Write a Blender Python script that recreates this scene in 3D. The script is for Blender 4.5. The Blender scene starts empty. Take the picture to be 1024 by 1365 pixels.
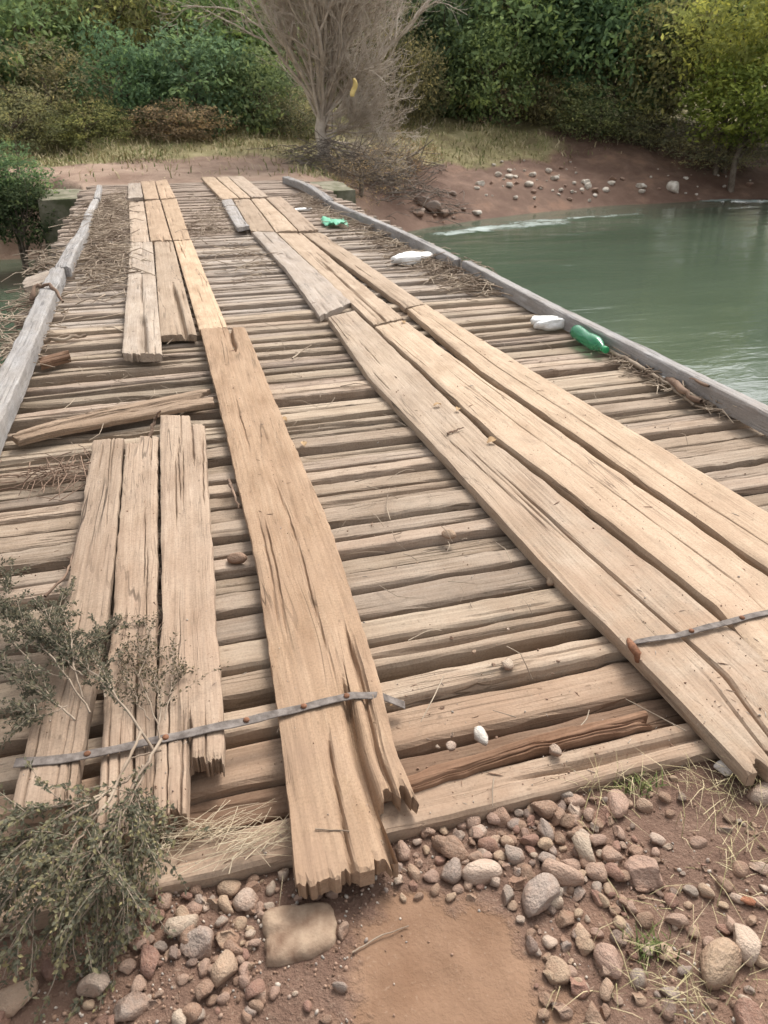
import bpy, math, random
import numpy as np
from mathutils import Vector, Matrix, Euler

R = math.radians
rnd = random.Random(7)
rng = np.random.default_rng(11)
SC = bpy.context.scene
COL = SC.collection

# ------------------------------------------------------------------ camera
CAM_H, PITCH, YAW, FPX = 1.6, 29.55, 16.3, 1000.0
cd = bpy.data.cameras.new('camera')
cam = bpy.data.objects.new('camera', cd)
COL.objects.link(cam)
cam.location = (0, 0, CAM_H)
cam.rotation_euler = (R(90 - PITCH), 0, R(-YAW))
cd.sensor_fit = 'VERTICAL'
cd.sensor_height = 36
cd.lens = 36 * FPX / 1365
cd.clip_start = 0.05
cd.clip_end = 2000
cd.dof.use_dof = True
cd.dof.focus_distance = 2.9
cd.dof.aperture_fstop = 6.3
SC.camera = cam

# ------------------------------------------------------------------ sky, sun, exposure
SUN_EL, SUN_AZ = 50.0, 48.0      # direction the light comes FROM: azimuth measured from +X
w = bpy.data.worlds.new('World')
SC.world = w
w.use_nodes = True
nt = w.node_tree
bg = nt.nodes['Background']
sky = nt.nodes.new('ShaderNodeTexSky')
sky.sky_type = 'NISHITA'
sky.sun_disc = False
sky.sun_elevation = R(SUN_EL)
sky.sun_rotation = R(90 - SUN_AZ)
sky.dust_density = 4
sky.air_density = 1.0
sky.ozone_density = 1.0
hs = nt.nodes.new('ShaderNodeHueSaturation')
hs.inputs['Saturation'].default_value = 0.18
nt.links.new(sky.outputs[0], hs.inputs['Color'])
nt.links.new(hs.outputs[0], bg.inputs[0])
bg.inputs[1].default_value = 0.15
sd = bpy.data.lights.new('sun', 'SUN')
sd.energy = 1.6
sd.angle = R(22)
sd.color = (1.0, 0.95, 0.88)
sun = bpy.data.objects.new('sun', sd)
COL.objects.link(sun)
sv = Vector((math.cos(R(SUN_EL)) * math.cos(R(SUN_AZ)), math.cos(R(SUN_EL)) * math.sin(R(SUN_AZ)), math.sin(R(SUN_EL))))
sun.rotation_euler = sv.to_track_quat('Z', 'Y').to_euler()
sun.location = (0, 0, 30)
SC.view_settings.view_transform = 'Standard'
SC.view_settings.look = 'None'
SC.view_settings.exposure = 0.98
SC.view_settings.gamma = 1

# ------------------------------------------------------------------ measuring helpers
_p, _y = R(PITCH), R(YAW)
def ray(px, py):
    a = (px - 512) / FPX; b = -(py - 682.5) / FPX
    f = math.cos(_p) + b * math.sin(_p); u = -math.sin(_p) + b * math.cos(_p)
    return np.array([a * math.cos(_y) + f * math.sin(_y), -a * math.sin(_y) + f * math.cos(_y), u])
def at(px, py, z=0.0):
    d = ray(px, py); t = (z - CAM_H) / d[2]
    return (d[0] * t, d[1] * t, z)
def at_dist(px, py, dist):
    d = ray(px, py); t = dist / math.hypot(d[0], d[1])
    return (d[0] * t, d[1] * t, CAM_H + d[2] * t)

def _h(ix, iy, s):
    n = (ix.astype(np.int64) * 374761393 + iy.astype(np.int64) * 668265263 + int(s) * 974711) & 0x7fffffff
    n = ((n ^ (n >> 13)) * 1274126177) & 0x7fffffff
    n = ((n ^ (n >> 15)) * 83492791) & 0x7fffffff
    return ((n ^ (n >> 12)) & 0xffff) / 32767.5 - 1.0
def vn(x, y, s=0):
    x = np.asarray(x, float); y = np.asarray(y, float)
    x, y = np.broadcast_arrays(x, y)
    xi = np.floor(x); yi = np.floor(y); fx = x - xi; fy = y - yi
    fx = fx * fx * (3 - 2 * fx); fy = fy * fy * (3 - 2 * fy)
    a = _h(xi, yi, s); b = _h(xi + 1, yi, s); c = _h(xi, yi + 1, s); d = _h(xi + 1, yi + 1, s)
    return (a * (1 - fx) + b * fx) * (1 - fy) + (c * (1 - fx) + d * fx) * fy
def fbm(x, y, s=0, o=4):
    t = 0; a = .5
    for k in range(o):
        t = t + a * vn(np.asarray(x) * 2 ** k, np.asarray(y) * 2 ** k, s + 17 * k); a *= .5
    return t
def sstep(a, b, x):
    t = np.clip((np.asarray(x, float) - a) / (b - a), 0, 1); return t * t * (3 - 2 * t)

def mesh(name, V, F, mat=None, smooth=False):
    me = bpy.data.meshes.new(name)
    V = np.asarray(V, np.float32)
    F = F.tolist() if isinstance(F, np.ndarray) else F
    me.from_pydata(V.tolist(), [], F)
    if smooth:
        me.polygons.foreach_set('use_smooth', np.ones(len(me.polygons), bool))
    if mat: me.materials.append(mat)
    me.update()
    return me
def attr(me, name, vals):
    a = me.attributes.new(name, 'FLOAT', 'POINT'); a.data.foreach_set('value', np.asarray(vals, np.float32))
def link(name, data, parent=None, loc=(0, 0, 0), rot=(0, 0, 0), sc=(1, 1, 1)):
    o = bpy.data.objects.new(name, data); COL.objects.link(o)
    o.location = loc; o.rotation_euler = rot; o.scale = sc
    if parent: o.parent = parent
    return o
def tag(o, label, cat, group=None):
    o['label'] = label; o['category'] = cat
    if group: o['group'] = group
    return o
def kind(o, k):
    o['kind'] = k; return o

# ------------------------------------------------------------------ materials
def newmat(name):
    m = bpy.data.materials.new(name); m.use_nodes = True
    n = m.node_tree.nodes; l = m.node_tree.links
    b = n['Principled BSDF']; b.inputs['Roughness'].default_value = .9
    b.inputs['Specular IOR Level'].default_value = .2
    return m, n, l, b
def nd(n, t, **k):
    x = n.new(t)
    for a, v in k.items(): setattr(x, a, v)
    return x
def mathn(n, l, op, a, b=None, c=None, clamp=False):
    x = n.new('ShaderNodeMath'); x.operation = op; x.use_clamp = clamp
    for i, v in enumerate((a, b, c)):
        if v is None: continue
        if hasattr(v, 'default_value') or hasattr(v, 'links'): l.new(v, x.inputs[i])
        else: x.inputs[i].default_value = v
    return x.outputs[0]
def mixc(n, l, f, a, b, mode='MIX'):
    x = n.new('ShaderNodeMix'); x.data_type = 'RGBA'; x.blend_type = mode
    for i, v in ((0, f), (6, a), (7, b)):
        if isinstance(v, (int, float)): x.inputs[i].default_value = v
        elif isinstance(v, tuple): x.inputs[i].default_value = (*v, 1) if len(v) == 3 else v
        else: l.new(v, x.inputs[i])
    return x.outputs[2]
def ramp(n, l, f, stops):
    x = n.new('ShaderNodeValToRGB'); e = x.color_ramp.elements
    while len(e) < len(stops): e.new(.5)
    for i, (p, c) in enumerate(stops):
        e[i].position = p; e[i].color = (*c, 1) if len(c) == 3 else c
    l.new(f, x.inputs[0]); return x.outputs[0]
def noise(n, l, vec, scale, detail=3, rough=.5, dist=0):
    x = n.new('ShaderNodeTexNoise'); x.inputs['Scale'].default_value = scale
    x.inputs['Detail'].default_value = detail; x.inputs['Roughness'].default_value = rough
    x.inputs['Distortion'].default_value = dist
    if vec is not None: l.new(vec, x.inputs['Vector'])
    return x.outputs[0]
def maprange(n, l, v, a, b, c=0., d=1.):
    x = n.new('ShaderNodeMapRange'); x.inputs[1].default_value = a; x.inputs[2].default_value = b
    x.inputs[3].default_value = c; x.inputs[4].default_value = d
    l.new(v, x.inputs[0]); return x.outputs[0]

def wood_mat(name, dark, mid, light, dust, dustamt=.35, crackdark=.35, bump=.6, stain=0.0):
    m, n, l, b = newmat(name)
    dark, mid, light, dust = [tuple(v * q for v, q in zip(c, (.985, .965, .965))) for c in (dark, mid, light, dust)]
    tc = nd(n, 'ShaderNodeTexCoord'); oi = nd(n, 'ShaderNodeObjectInfo')
    off = nd(n, 'ShaderNodeVectorMath', operation='SCALE'); off.inputs[0].default_value = (37, 91, 53)
    l.new(oi.outputs['Random'], off.inputs['Scale'])
    add = nd(n, 'ShaderNodeVectorMath', operation='ADD'); l.new(tc.outputs['Object'], add.inputs[0]); l.new(off.outputs[0], add.inputs[1])
    def scaled(v):
        s = nd(n, 'ShaderNodeVectorMath', operation='MULTIPLY'); l.new(add.outputs[0], s.inputs[0]); s.inputs[1].default_value = v; return s.outputs[0]
    # slow wander of the grain
    wn = nd(n, 'ShaderNodeTexNoise'); wn.inputs['Scale'].default_value = 1.0; wn.inputs['Detail'].default_value = 1
    l.new(scaled((6, 1.6, 6)), wn.inputs['Vector'])
    wv = nd(n, 'ShaderNodeVectorMath', operation='MULTIPLY_ADD')
    l.new(wn.outputs['Color'], wv.inputs[0]); wv.inputs[1].default_value = (.035, 0, .035); l.new(add.outputs[0], wv.inputs[2])
    def ws(v):
        s = nd(n, 'ShaderNodeVectorMath', operation='MULTIPLY'); l.new(wv.outputs[0], s.inputs[0]); s.inputs[1].default_value = v; return s.outputs[0]
    g = noise(n, l, ws((48, 2.2, 48)), 1, 6, .62)
    f = noise(n, l, ws((190, 7, 190)), 1, 3, .6)
    c1 = noise(n, l, ws((17, .75, 17)), 1, 2, .5)
    ca = mathn(n, l, 'ABSOLUTE', mathn(n, l, 'SUBTRACT', c1, .5))
    crack = maprange(n, l, ca, .0, .016)                        # 0 in a crack
    gate = maprange(n, l, noise(n, l, scaled((5, 1.1, 5)), 1, 2), .56, .68)
    crack = mathn(n, l, 'MAXIMUM', crack, mathn(n, l, 'SUBTRACT', 1, gate))
    bl = noise(n, l, scaled((5, 2.0, 5)), 1, 4, .6)
    gg = mathn(n, l, 'ADD', mathn(n, l, 'MULTIPLY', g, .62), mathn(n, l, 'MULTIPLY', f, .38))
    col = ramp(n, l, gg, [(.22, dark), (.46, mid), (.70, light)])
    bl2 = noise(n, l, scaled((9, 3.3, 9)), 1, 5, .65)
    col = mixc(n, l, maprange(n, l, bl2, .35, .7), mixc(n, l, 1, col, (.72, .68, .64), 'MULTIPLY'), col)
    col = mixc(n, l, mathn(n, l, 'MULTIPLY', maprange(n, l, bl, .38, .62), dustamt), col, dust)
    if stain:
        s = maprange(n, l, noise(n, l, ws((14, 1.3, 14)), 1, 4, .7), .52, .7)
        col = mixc(n, l, mathn(n, l, 'MULTIPLY', s, stain), col, tuple(v * .5 for v in dark))
    col = mixc(n, l, crack, tuple(v * crackdark for v in dark), col)
    # hair-fine checks, dusty speckle and dirty blotches
    c2 = noise(n, l, ws((46, 1.5, 46)), 1, 2, .5)
    ck2 = maprange(n, l, mathn(n, l, 'ABSOLUTE', mathn(n, l, 'SUBTRACT', c2, .5)), .0, .012)
    gate2 = maprange(n, l, noise(n, l, scaled((8, 2.2, 8)), 1, 2), .48, .6)
    ck2 = mathn(n, l, 'MAXIMUM', ck2, mathn(n, l, 'SUBTRACT', 1, gate2))
    col = mixc(n, l, mathn(n, l, 'MULTIPLY_ADD', ck2, .6, .4), tuple(v * .5 for v in dark), col)
    crack = mathn(n, l, 'MULTIPLY', crack, mathn(n, l, 'MULTIPLY_ADD', ck2, .4, .6))
    spk = noise(n, l, add.outputs[0], 130, 4, .75)
    col = mixc(n, l, 1, col, ramp(n, l, spk, [(.3, (.74, .72, .70)), (.5, (1, 1, 1)), (.7, (1.16, 1.15, 1.13))]), 'MULTIPLY')
    blt = noise(n, l, scaled((7, 4, 7)), 1, 6, .72)
    col = mixc(n, l, maprange(n, l, blt, .54, .70, 0, .5), col, tuple(v * .62 for v in mid))
    # small dark flecks and nail holes
    vo = nd(n, 'ShaderNodeTexVoronoi'); vo.inputs['Scale'].default_value = 1; l.new(scaled((14, 6, 14)), vo.inputs['Vector'])
    sp = maprange(n, l, vo.outputs['Distance'], .03, .075)
    col = mixc(n, l, mathn(n, l, 'MULTIPLY_ADD', sp, .6, .4), tuple(v * .45 for v in dark), col)
    # mud carried on from the road at the near end (stays where it is)
    geo = nd(n, 'ShaderNodeNewGeometry'); sx = nd(n, 'ShaderNodeSeparateXYZ'); l.new(geo.outputs['Position'], sx.inputs[0])
    mud = maprange(n, l, sx.outputs['Y'], 3.6, 1.2)
    mn = noise(n, l, geo.outputs['Position'], 5, 5, .65)
    mud = mathn(n, l, 'MULTIPLY', mud, maprange(n, l, mn, .35, .62), clamp=True)
    col = mixc(n, l, mathn(n, l, 'MULTIPLY', mud, .6), col, (.285, .190, .130))
    col = mixc(n, l, 1, col, oi.outputs['Color'], 'MULTIPLY')
    hsv = nd(n, 'ShaderNodeHueSaturation')
    l.new(maprange(n, l, oi.outputs['Random'], 0, 1, .86, 1.14), hsv.inputs['Value']); l.new(col, hsv.inputs['Color'])
    l.new(hsv.outputs[0], b.inputs['Base Color'])
    hgt = mathn(n, l, 'ADD', mathn(n, l, 'MULTIPLY', gg, .8), mathn(n, l, 'MULTIPLY', crack, .9))
    bp = nd(n, 'ShaderNodeBump'); bp.inputs['Strength'].default_value = bump; bp.inputs['Distance'].default_value = .006
    l.new(hgt, bp.inputs['Height']); l.new(bp.outputs[0], b.inputs['Normal'])
    b.inputs['Roughness'].default_value = .93
    return m

M = {}
M['tan'] = wood_mat('weathered_tan_wood', (.255, .188, .132), (.385, .300, .218), (.465, .375, .282), (.44, .345, .255), .5, bump=.45)
M['orange'] = wood_mat('muddy_orange_wood', (.235, .150, .092), (.355, .245, .158), (.425, .315, .215), (.40, .285, .19), .5, stain=.4, bump=.45)
M['rough'] = wood_mat('rough_split_wood', (.19, .137, .098), (.345, .262, .192), (.44, .352, .268), (.40, .315, .235), .45, .25, .7)
M['grey'] = wood_mat('silver_grey_wood', (.21, .175, .142), (.345, .295, .245), (.44, .39, .335), (.41, .345, .275), .4, .3, .6)
M['curb'] = wood_mat('blue_grey_wood', (.15, .145, .14), (.28, .275, .27), (.40, .40, .39), (.34, .31, .27), .25, .3, .8)
M['deck'] = wood_mat('deck_wood', (.20, .147, .105), (.345, .268, .198), (.44, .36, .283), (.41, .325, .245), .45, .3, .6)
M['end'] = wood_mat('rotten_wood', (.07, .045, .03), (.17, .10, .065), (.26, .165, .11), (.25, .16, .10), .4)

def simple(name, c1, c2, scale=20, rough=.9, bump=0, spec=.2, objcol=False, detail=4):
    m, n, l, b = newmat(name)
    tc = nd(n, 'ShaderNodeTexCoord')
    f = noise(n, l, tc.outputs['Object'], scale, detail, .6)
    col = ramp(n, l, f, [(.35, c1), (.65, c2)])
    if objcol:
        oi = nd(n, 'ShaderNodeObjectInfo'); col = mixc(n, l, 1, col, oi.outputs['Color'], 'MULTIPLY')
    l.new(col, b.inputs['Base Color'])
    b.inputs['Roughness'].default_value = rough; b.inputs['Specular IOR Level'].default_value = spec
    if bump:
        bp = nd(n, 'ShaderNodeBump'); bp.inputs['Strength'].default_value = bump; bp.inputs['Distance'].default_value = .01
        l.new(f, bp.inputs['Height']); l.new(bp.outputs[0], b.inputs['Normal'])
    return m

def stone_mat():
    m, n, l, b = newmat('river_stone')
    tc = nd(n, 'ShaderNodeTexCoord'); oi = nd(n, 'ShaderNodeObjectInfo')
    off = nd(n, 'ShaderNodeVectorMath', operation='SCALE'); off.inputs[0].default_value = (31, 77, 19); l.new(oi.outputs['Random'], off.inputs['Scale'])
    add = nd(n, 'ShaderNodeVectorMath', operation='ADD'); l.new(tc.outputs['Object'], add.inputs[0]); l.new(off.outputs[0], add.inputs[1])
    f = noise(n, l, add.outputs[0], 2.2, 5, .65)
    f2 = noise(n, l, add.outputs[0], 11, 3, .6)
    col = mixc(n, l, 1, ramp(n, l, f, [(.3, (.72, .70, .68)), (.7, (1.12, 1.1, 1.08))]), oi.outputs['Color'], 'MULTIPLY')
    col = mixc(n, l, maprange(n, l, f2, .3, .75, .0, .3), col, (.45, .38, .30))
    # dried mud clinging low on the stone
    geo = nd(n, 'ShaderNodeNewGeometry'); sx = nd(n, 'ShaderNodeSeparateXYZ'); l.new(tc.outputs['Object'], sx.inputs[0])
    mud = mathn(n, l, 'ADD', maprange(n, l, sx.outputs['Z'], .38, -.2, 0, 1), mathn(n, l, 'MULTIPLY', mathn(n, l, 'SUBTRACT', f, .5), 2.6), clamp=True)
    col = mixc(n, l, mathn(n, l, 'MULTIPLY_ADD', mud, .60, .28), col, (.25, .148, .098))
    l.new(col, b.inputs['Base Color'])
    bp = nd(n, 'ShaderNodeBump'); bp.inputs['Strength'].default_value = .5; bp.inputs['Distance'].default_value = .05
    l.new(mathn(n, l, 'ADD', f, mathn(n, l, 'MULTIPLY', f2, .5)), bp.inputs['Height']); l.new(bp.outputs[0], b.inputs['Normal'])
    b.inputs['Roughness'].default_value = .85; b.inputs['Specular IOR Level'].default_value = .25
    return m
M['stone'] = stone_mat()

def leaf_mat(name, trans=.35):
    m, n, l, b = newmat(name)
    oi = nd(n, 'ShaderNodeObjectInfo'); at_ = nd(n, 'ShaderNodeAttribute', attribute_name='tone')
    t = ramp(n, l, at_.outputs['Fac'], [(0, (.55, .60, .55)), (.5, (1.05, 1.05, 1.05)), (.8, (1.7, 1.6, 1.25)), (1, (2.2, 1.95, 1.35))])
    col = mixc(n, l, 1, t, oi.outputs['Color'], 'MULTIPLY')
    d = nd(n, 'ShaderNodeBsdfDiffuse'); tr = nd(n, 'ShaderNodeBsdfTranslucent'); mx = nd(n, 'ShaderNodeMixShader')
    l.new(col, d.inputs[0]); l.new(col, tr.inputs[0]); mx.inputs[0].default_value = trans
    l.new(d.outputs[0], mx.inputs[1]); l.new(tr.outputs[0], mx.inputs[2])
    l.new(mx.outputs[0], n['Material Output'].inputs[0])
    return m
M['leaf'] = leaf_mat('leaves')
M['straw'] = leaf_mat('straw', .2)
M['bark'] = simple('bark', (.10, .075, .055), (.22, .18, .14), 12, bump=.6)
M['twig'] = simple('dry_twig', (.20, .15, .11), (.36, .29, .22), 9)
M['greytwig'] = simple('grey_twig', (.11, .09, .07), (.24, .20, .165), 4)
M['palebark'] = simple('pale_bark', (.40, .335, .27), (.60, .52, .43), 6, bump=.5)
M['iron'] = simple('old_iron', (.085, .068, .058), (.20, .17, .15), 30, .8, .4, .3)
M['rust'] = simple('rusty_iron', (.12, .055, .03), (.24, .11, .06), 40, .8, .4)
M['foam'] = simple('white_foam', (.66, .64, .60), (.84, .83, .80), 8, .9, .4)
M['concrete'] = simple('mossy_concrete', (.09, .095, .05), (.27, .24, .18), 3.5, .95, .6)

# ------------------------------------------------------------------ terrain
WZ = -1.5
def shore(x):
    return np.interp(x, [-60, -8, -1.9, -1.2, 3.2, 4.5, 6.8, 9.5, 13, 19, 30, 60], [20, 18.6, 17.4, 15.6, 15.4, 17.6, 19.0, 20.2, 21.2, 21.3, 22.5, 24])
def T(x, y):
    x = np.asarray(x, float); y = np.asarray(y, float)
    # near bank: level earth up to the deck, then the river bed
    near = np.interp(y, [-400, -3, 1.0, 1.18, 1.35, 3.2, 5], [3, .02, -.035, -.05, -.16, -2.2, -2.9])
    near = near + np.where(y < 1.3, .02 * fbm(x * 2.2, y * 2.2, 3) + .010 * fbm(x * 11, y * 11, 5), 0)
    s = y - shore(x)
    rx = sstep(3.2, 6.5, x)
    left = np.interp(s, [-8, -1.5, 0, .55, 1.3, 5.4, 9.5, 14, 40, 400], [-2.9, -2.0, -1.5, -.7, -.1, .0, .45, 2.0, 9, 11])
    right = np.interp(s, [-8, -1.5, 0, 1.2, 3.4, 5.2, 9.0, 12, 40, 400], [-2.9, -2.0, -1.5, -1.0, -.40, .10, .75, 2.4, 9, 11])
    far = left * (1 - rx) + right * rx
    far = far + np.clip((s + .3) / 3, 0, 1) * (.16 * fbm(x * .5, y * .5, 21) + (.05 + .10 * rx) * fbm(x * 2.1, y * 1.4, 22) + .08 * rx * np.abs(fbm(x * 1.2, y * .5, 23)))
    return np.maximum(near, far)
_TT = np.concatenate([np.arange(.5, 6, .01), np.arange(6, 95, .05)])
def hit(px, py):
    d = ray(px, py)
    P = np.array([0, 0, CAM_H]) + d * _TT[:, None]
    tz = T(P[:, 0], P[:, 1]); k_ = np.argmax(P[:, 2] < tz)
    return np.array([P[k_, 0], P[k_, 1], tz[k_]])

xs = np.unique(np.concatenate([np.linspace(-400, -30, 14), np.linspace(-30, -3, 60), np.linspace(-3, -1.3, 20), np.linspace(-1.3, 2.2, 230), np.linspace(2.2, 26, 110), np.linspace(26, 400, 16)]))
ys = np.unique(np.concatenate([np.linspace(-300, -4, 10), np.linspace(-4, .2, 24), np.linspace(.2, 1.5, 90), np.linspace(1.5, 14, 30), np.linspace(14, 38, 130), np.linspace(38, 400, 24)]))
gx, gy = np.meshgrid(xs, ys)
gz = T(gx, gy)
nx_, ny_ = len(xs), len(ys)
idx = np.arange(nx_ * ny_).reshape(ny_, nx_)
F = np.stack([idx[:-1, :-1], idx[:-1, 1:], idx[1:, 1:], idx[1:, :-1]], -1).reshape(-1, 4)

def ground_mat():
    m, n, l, b = newmat('earth')
    geo = nd(n, 'ShaderNodeNewGeometry'); P = geo.outputs['Position']
    f1 = noise(n, l, P, 3.2, 6, .65); f2 = noise(n, l, P, 28, 5, .7); f3 = noise(n, l, P, 110, 3, .6)
    red = ramp(n, l, f1, [(.3, (.098, .056, .040)), (.5, (.150, .090, .064)), (.72, (.215, .138, .100))])
    red = mixc(n, l, maprange(n, l, f2, .3, .75, 0, .5), red, (.235, .155, .112))
    grit = maprange(n, l, f3, .58, .7, 0, .5)
    red = mixc(n, l, grit, red, (.40, .30, .22))
    f0 = noise(n, l, P, .75, 5, .7)
    red = mixc(n, l, maprange(n, l, f0, .40, .62, 0, .65), red, (.098, .054, .038))
    red = mixc(n, l, maprange(n, l, f0, .46, .34, 0, .5), red, (.285, .165, .108))
    silt = nd(n, 'ShaderNodeAttribute', attribute_name='silt').outputs['Fac']
    sm = maprange(n, l, mathn(n, l, 'ADD', silt, mathn(n, l, 'MULTIPLY', mathn(n, l, 'SUBTRACT', noise(n, l, P, 9, 5, .65), .5), .7)), .42, .58)
    siltc = ramp(n, l, noise(n, l, P, 6, 5, .6), [(.32, (.170, .097, .058)), (.7, (.232, .142, .090))])
    siltc = mixc(n, l, maprange(n, l, f3, .62, .74, 0, .35), siltc, (.34, .25, .18))
    near = mixc(n, l, sm, red, siltc)
    tk = nd(n, 'ShaderNodeAttribute', attribute_name='track').outputs['Fac']
    near = mixc(n, l, mathn(n, l, 'MULTIPLY', tk, .85), near, ramp(n, l, noise(n, l, P, 1.1, 5, .65), [(.35, (.24, .155, .11)), (.65, (.40, .29, .215))]))
    gr = nd(n, 'ShaderNodeAttribute', attribute_name='grass').outputs['Fac']
    gcol = ramp(n, l, noise(n, l, P, 1.3, 6, .7), [(.3, (.15, .115, .065)), (.5, (.22, .19, .09)), (.7, (.31, .265, .15))])
    col = mixc(n, l, maprange(n, l, mathn(n, l, 'ADD', gr, mathn(n, l, 'MULTIPLY', mathn(n, l, 'SUBTRACT', noise(n, l, P, 1.1, 5, .7), .5), .9)), .35, .65), near, gcol)
    l.new(col, b.inputs['Base Color'])
    hgt = mathn(n, l, 'ADD', mathn(n, l, 'MULTIPLY', f2, 1.), mathn(n, l, 'MULTIPLY', f3, .45))
    hgt = mathn(n, l, 'MULTIPLY', hgt, maprange(n, l, sm, 0, 1, 1, .3))
    bp = nd(n, 'ShaderNodeBump'); bp.inputs['Strength'].default_value = .8; bp.inputs['Distance'].default_value = .02
    l.new(hgt, bp.inputs['Height']); l.new(bp.outputs[0], b.inputs['Normal'])
    return m
M['earth'] = ground_mat()
gm = mesh('ground', np.stack([gx, gy, gz], -1).reshape(-1, 3), F, M['earth'], True)
sc_ = at(590, 1290, -.04)
sx_, sy_ = gx - sc_[0], gy - sc_[1]
silt = np.clip(1.1 - (np.abs(sx_ / .19) ** 3 + np.abs((sy_ + .05) / .21) ** 3) ** .333 * .6 + .25 * fbm(gx * 9, gy * 9, 13), 0, 1)
attr(gm, 'silt', silt.ravel())
attr(gm, 'track', ((1 - sstep(20.2, 21.6, gy - .1 * gx + .8 * fbm(gx * .7, gy * .7, 33))) * (1 - sstep(3.5, 6, gx)) * (gy > 12)).ravel())
s_ = gy - shore(gx)
road = (1 - sstep(20.4, 21.8, gy - .1 * gx + .8 * fbm(gx * .7, gy * .7, 33))) * (1 - sstep(2.5, 5, gx))
gr_l = sstep(1.0, 2.2, s_) * (1 - .95 * road)
gr_r = sstep(2.6, 4.2, s_ + 1.2 * fbm(gx * .4, gy * .4, 31)) * (1 - .75 * sstep(11.5, 15, gx) * (1 - sstep(5.5, 7.5, s_)))
rxx = sstep(3.2, 6.0, gx)
grs = np.where(gy > 10, gr_l * (1 - rxx) + gr_r * rxx, 0)
attr(gm, 'grass', grs.ravel())
kind(link('ground', gm), 'structure')
def grassiness(x, y):
    s = y - shore(x); rd = (1 - float(sstep(20.4, 21.8, y - .1 * x))) * (1 - float(sstep(2.5, 5, x)))
    a = float(sstep(1.0, 2.2, s)) * (1 - .95 * rd)
    b = float(sstep(2.6, 4.2, s)) * (1 - .75 * float(sstep(11.5, 15, x)) * (1 - float(sstep(5.5, 7.5, s))))
    t = float(sstep(3.2, 6, x)); return a * (1 - t) + b * t

# ------------------------------------------------------------------ river
def water_mat():
    m, n, l, b = newmat('river_water')
    geo = nd(n, 'ShaderNodeNewGeometry'); P = geo.outputs['Position']
    mp = nd(n, 'ShaderNodeVectorMath', operation='MULTIPLY'); l.new(P, mp.inputs[0]); mp.inputs[1].default_value = (.55, 1.6, 1)
    r1 = noise(n, l, mp.outputs[0], 1.6, 4, .6, .6); r2 = noise(n, l, mp.outputs[0], .35, 3, .5)
    col = ramp(n, l, r2, [(.35, (.056, .076, .051)), (.65, (.074, .098, .067))])
    fo = nd(n, 'ShaderNodeAttribute', attribute_name='foam').outputs['Fac']
    fm = maprange(n, l, mathn(n, l, 'MULTIPLY', fo, mathn(n, l, 'MULTIPLY_ADD', mathn(n, l, 'SUBTRACT', noise(n, l, mp.outputs[0], 3.0, 6, .75, .8), .5), 6., 1.0)), .30, 1.3)
    col = mixc(n, l, fm, col, (.36, .42, .40))
    l.new(col, b.inputs['Base Color'])
    l.new(maprange(n, l, fm, 0, 1, .10, .8), b.inputs['Roughness'])
    b.inputs['Specular IOR Level'].default_value = .34
    bp = nd(n, 'ShaderNodeBump'); bp.inputs['Strength'].default_value = .22; bp.inputs['Distance'].default_value = .06
    l.new(mathn(n, l, 'ADD', r1, mathn(n, l, 'MULTIPLY', r2, 1.5)), bp.inputs['Height']); l.new(bp.outputs[0], b.inputs['Normal'])
    return m
M['water'] = water_mat()
wx = np.unique(np.concatenate([np.linspace(-150, -8, 12), np.linspace(-8, 26, 180), np.linspace(26, 150, 12)]))
wy = np.linspace(1.4, 25, 170)
ax, ay = np.meshgrid(wx, wy)
rip = sstep(0, 2, np.abs(ay - shore(ax)) * 0 + 1) * (.012 * fbm(ax * .9, ay * 2.2, 41))
s2 = ay - shore(ax)
def blob(cx, cy, rx, ry): return np.exp(-((ax - cx) / rx) ** 2 - ((ay - cy) / ry) ** 2)
def streak(p, q, wd):
    a = np.array(at(*p, WZ)[:2]); c = np.array(at(*q, WZ)[:2]); d = c - a; L = np.linalg.norm(d); d = d / L
    rx_, ry_ = ax - a[0], ay - a[1]
    t = np.clip(rx_ * d[0] + ry_ * d[1], 0, L)
    return np.exp(-((rx_ - t * d[0]) ** 2 + (ry_ - t * d[1]) ** 2) / wd ** 2)
foam = .72 * streak((590, 312), (640, 307), .3) + .66 * streak((640, 305), (745, 297), .4) + .55 * streak((690, 296), (850, 286), .25) + 1.0 * streak((935, 267), (1040, 269), .3) + .3 * streak((660, 352), (760, 356), .35) + .25 * streak((700, 318), (800, 310), .5)
zw = WZ + rip + .05 * np.clip(foam, 0, 1) * (.5 + fbm(ax * 3, ay * 5, 42))
ii = np.arange(ax.size).reshape(ax.shape)
F = np.stack([ii[:-1, :-1], ii[:-1, 1:], ii[1:, 1:], ii[1:, :-1]], -1).reshape(-1, 4)
wm = mesh('river_water', np.stack([ax, ay, zw], -1).reshape(-1, 3), F, M['water'], True)
attr(wm, 'foam', np.clip(foam, 0, 1).ravel())
kind(link('river_water', wm), 'structure')

# ------------------------------------------------------------------ timber builder
def resample(P, n, dense=None):
    P = np.asarray(P, float); d = np.r_[0, np.cumsum(np.linalg.norm(np.diff(P, axis=0), axis=1))]
    t = np.linspace(0, d[-1], n)
    return np.stack([np.interp(t, d, P[:, k]) for k in range(P.shape[1])], -1)

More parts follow.
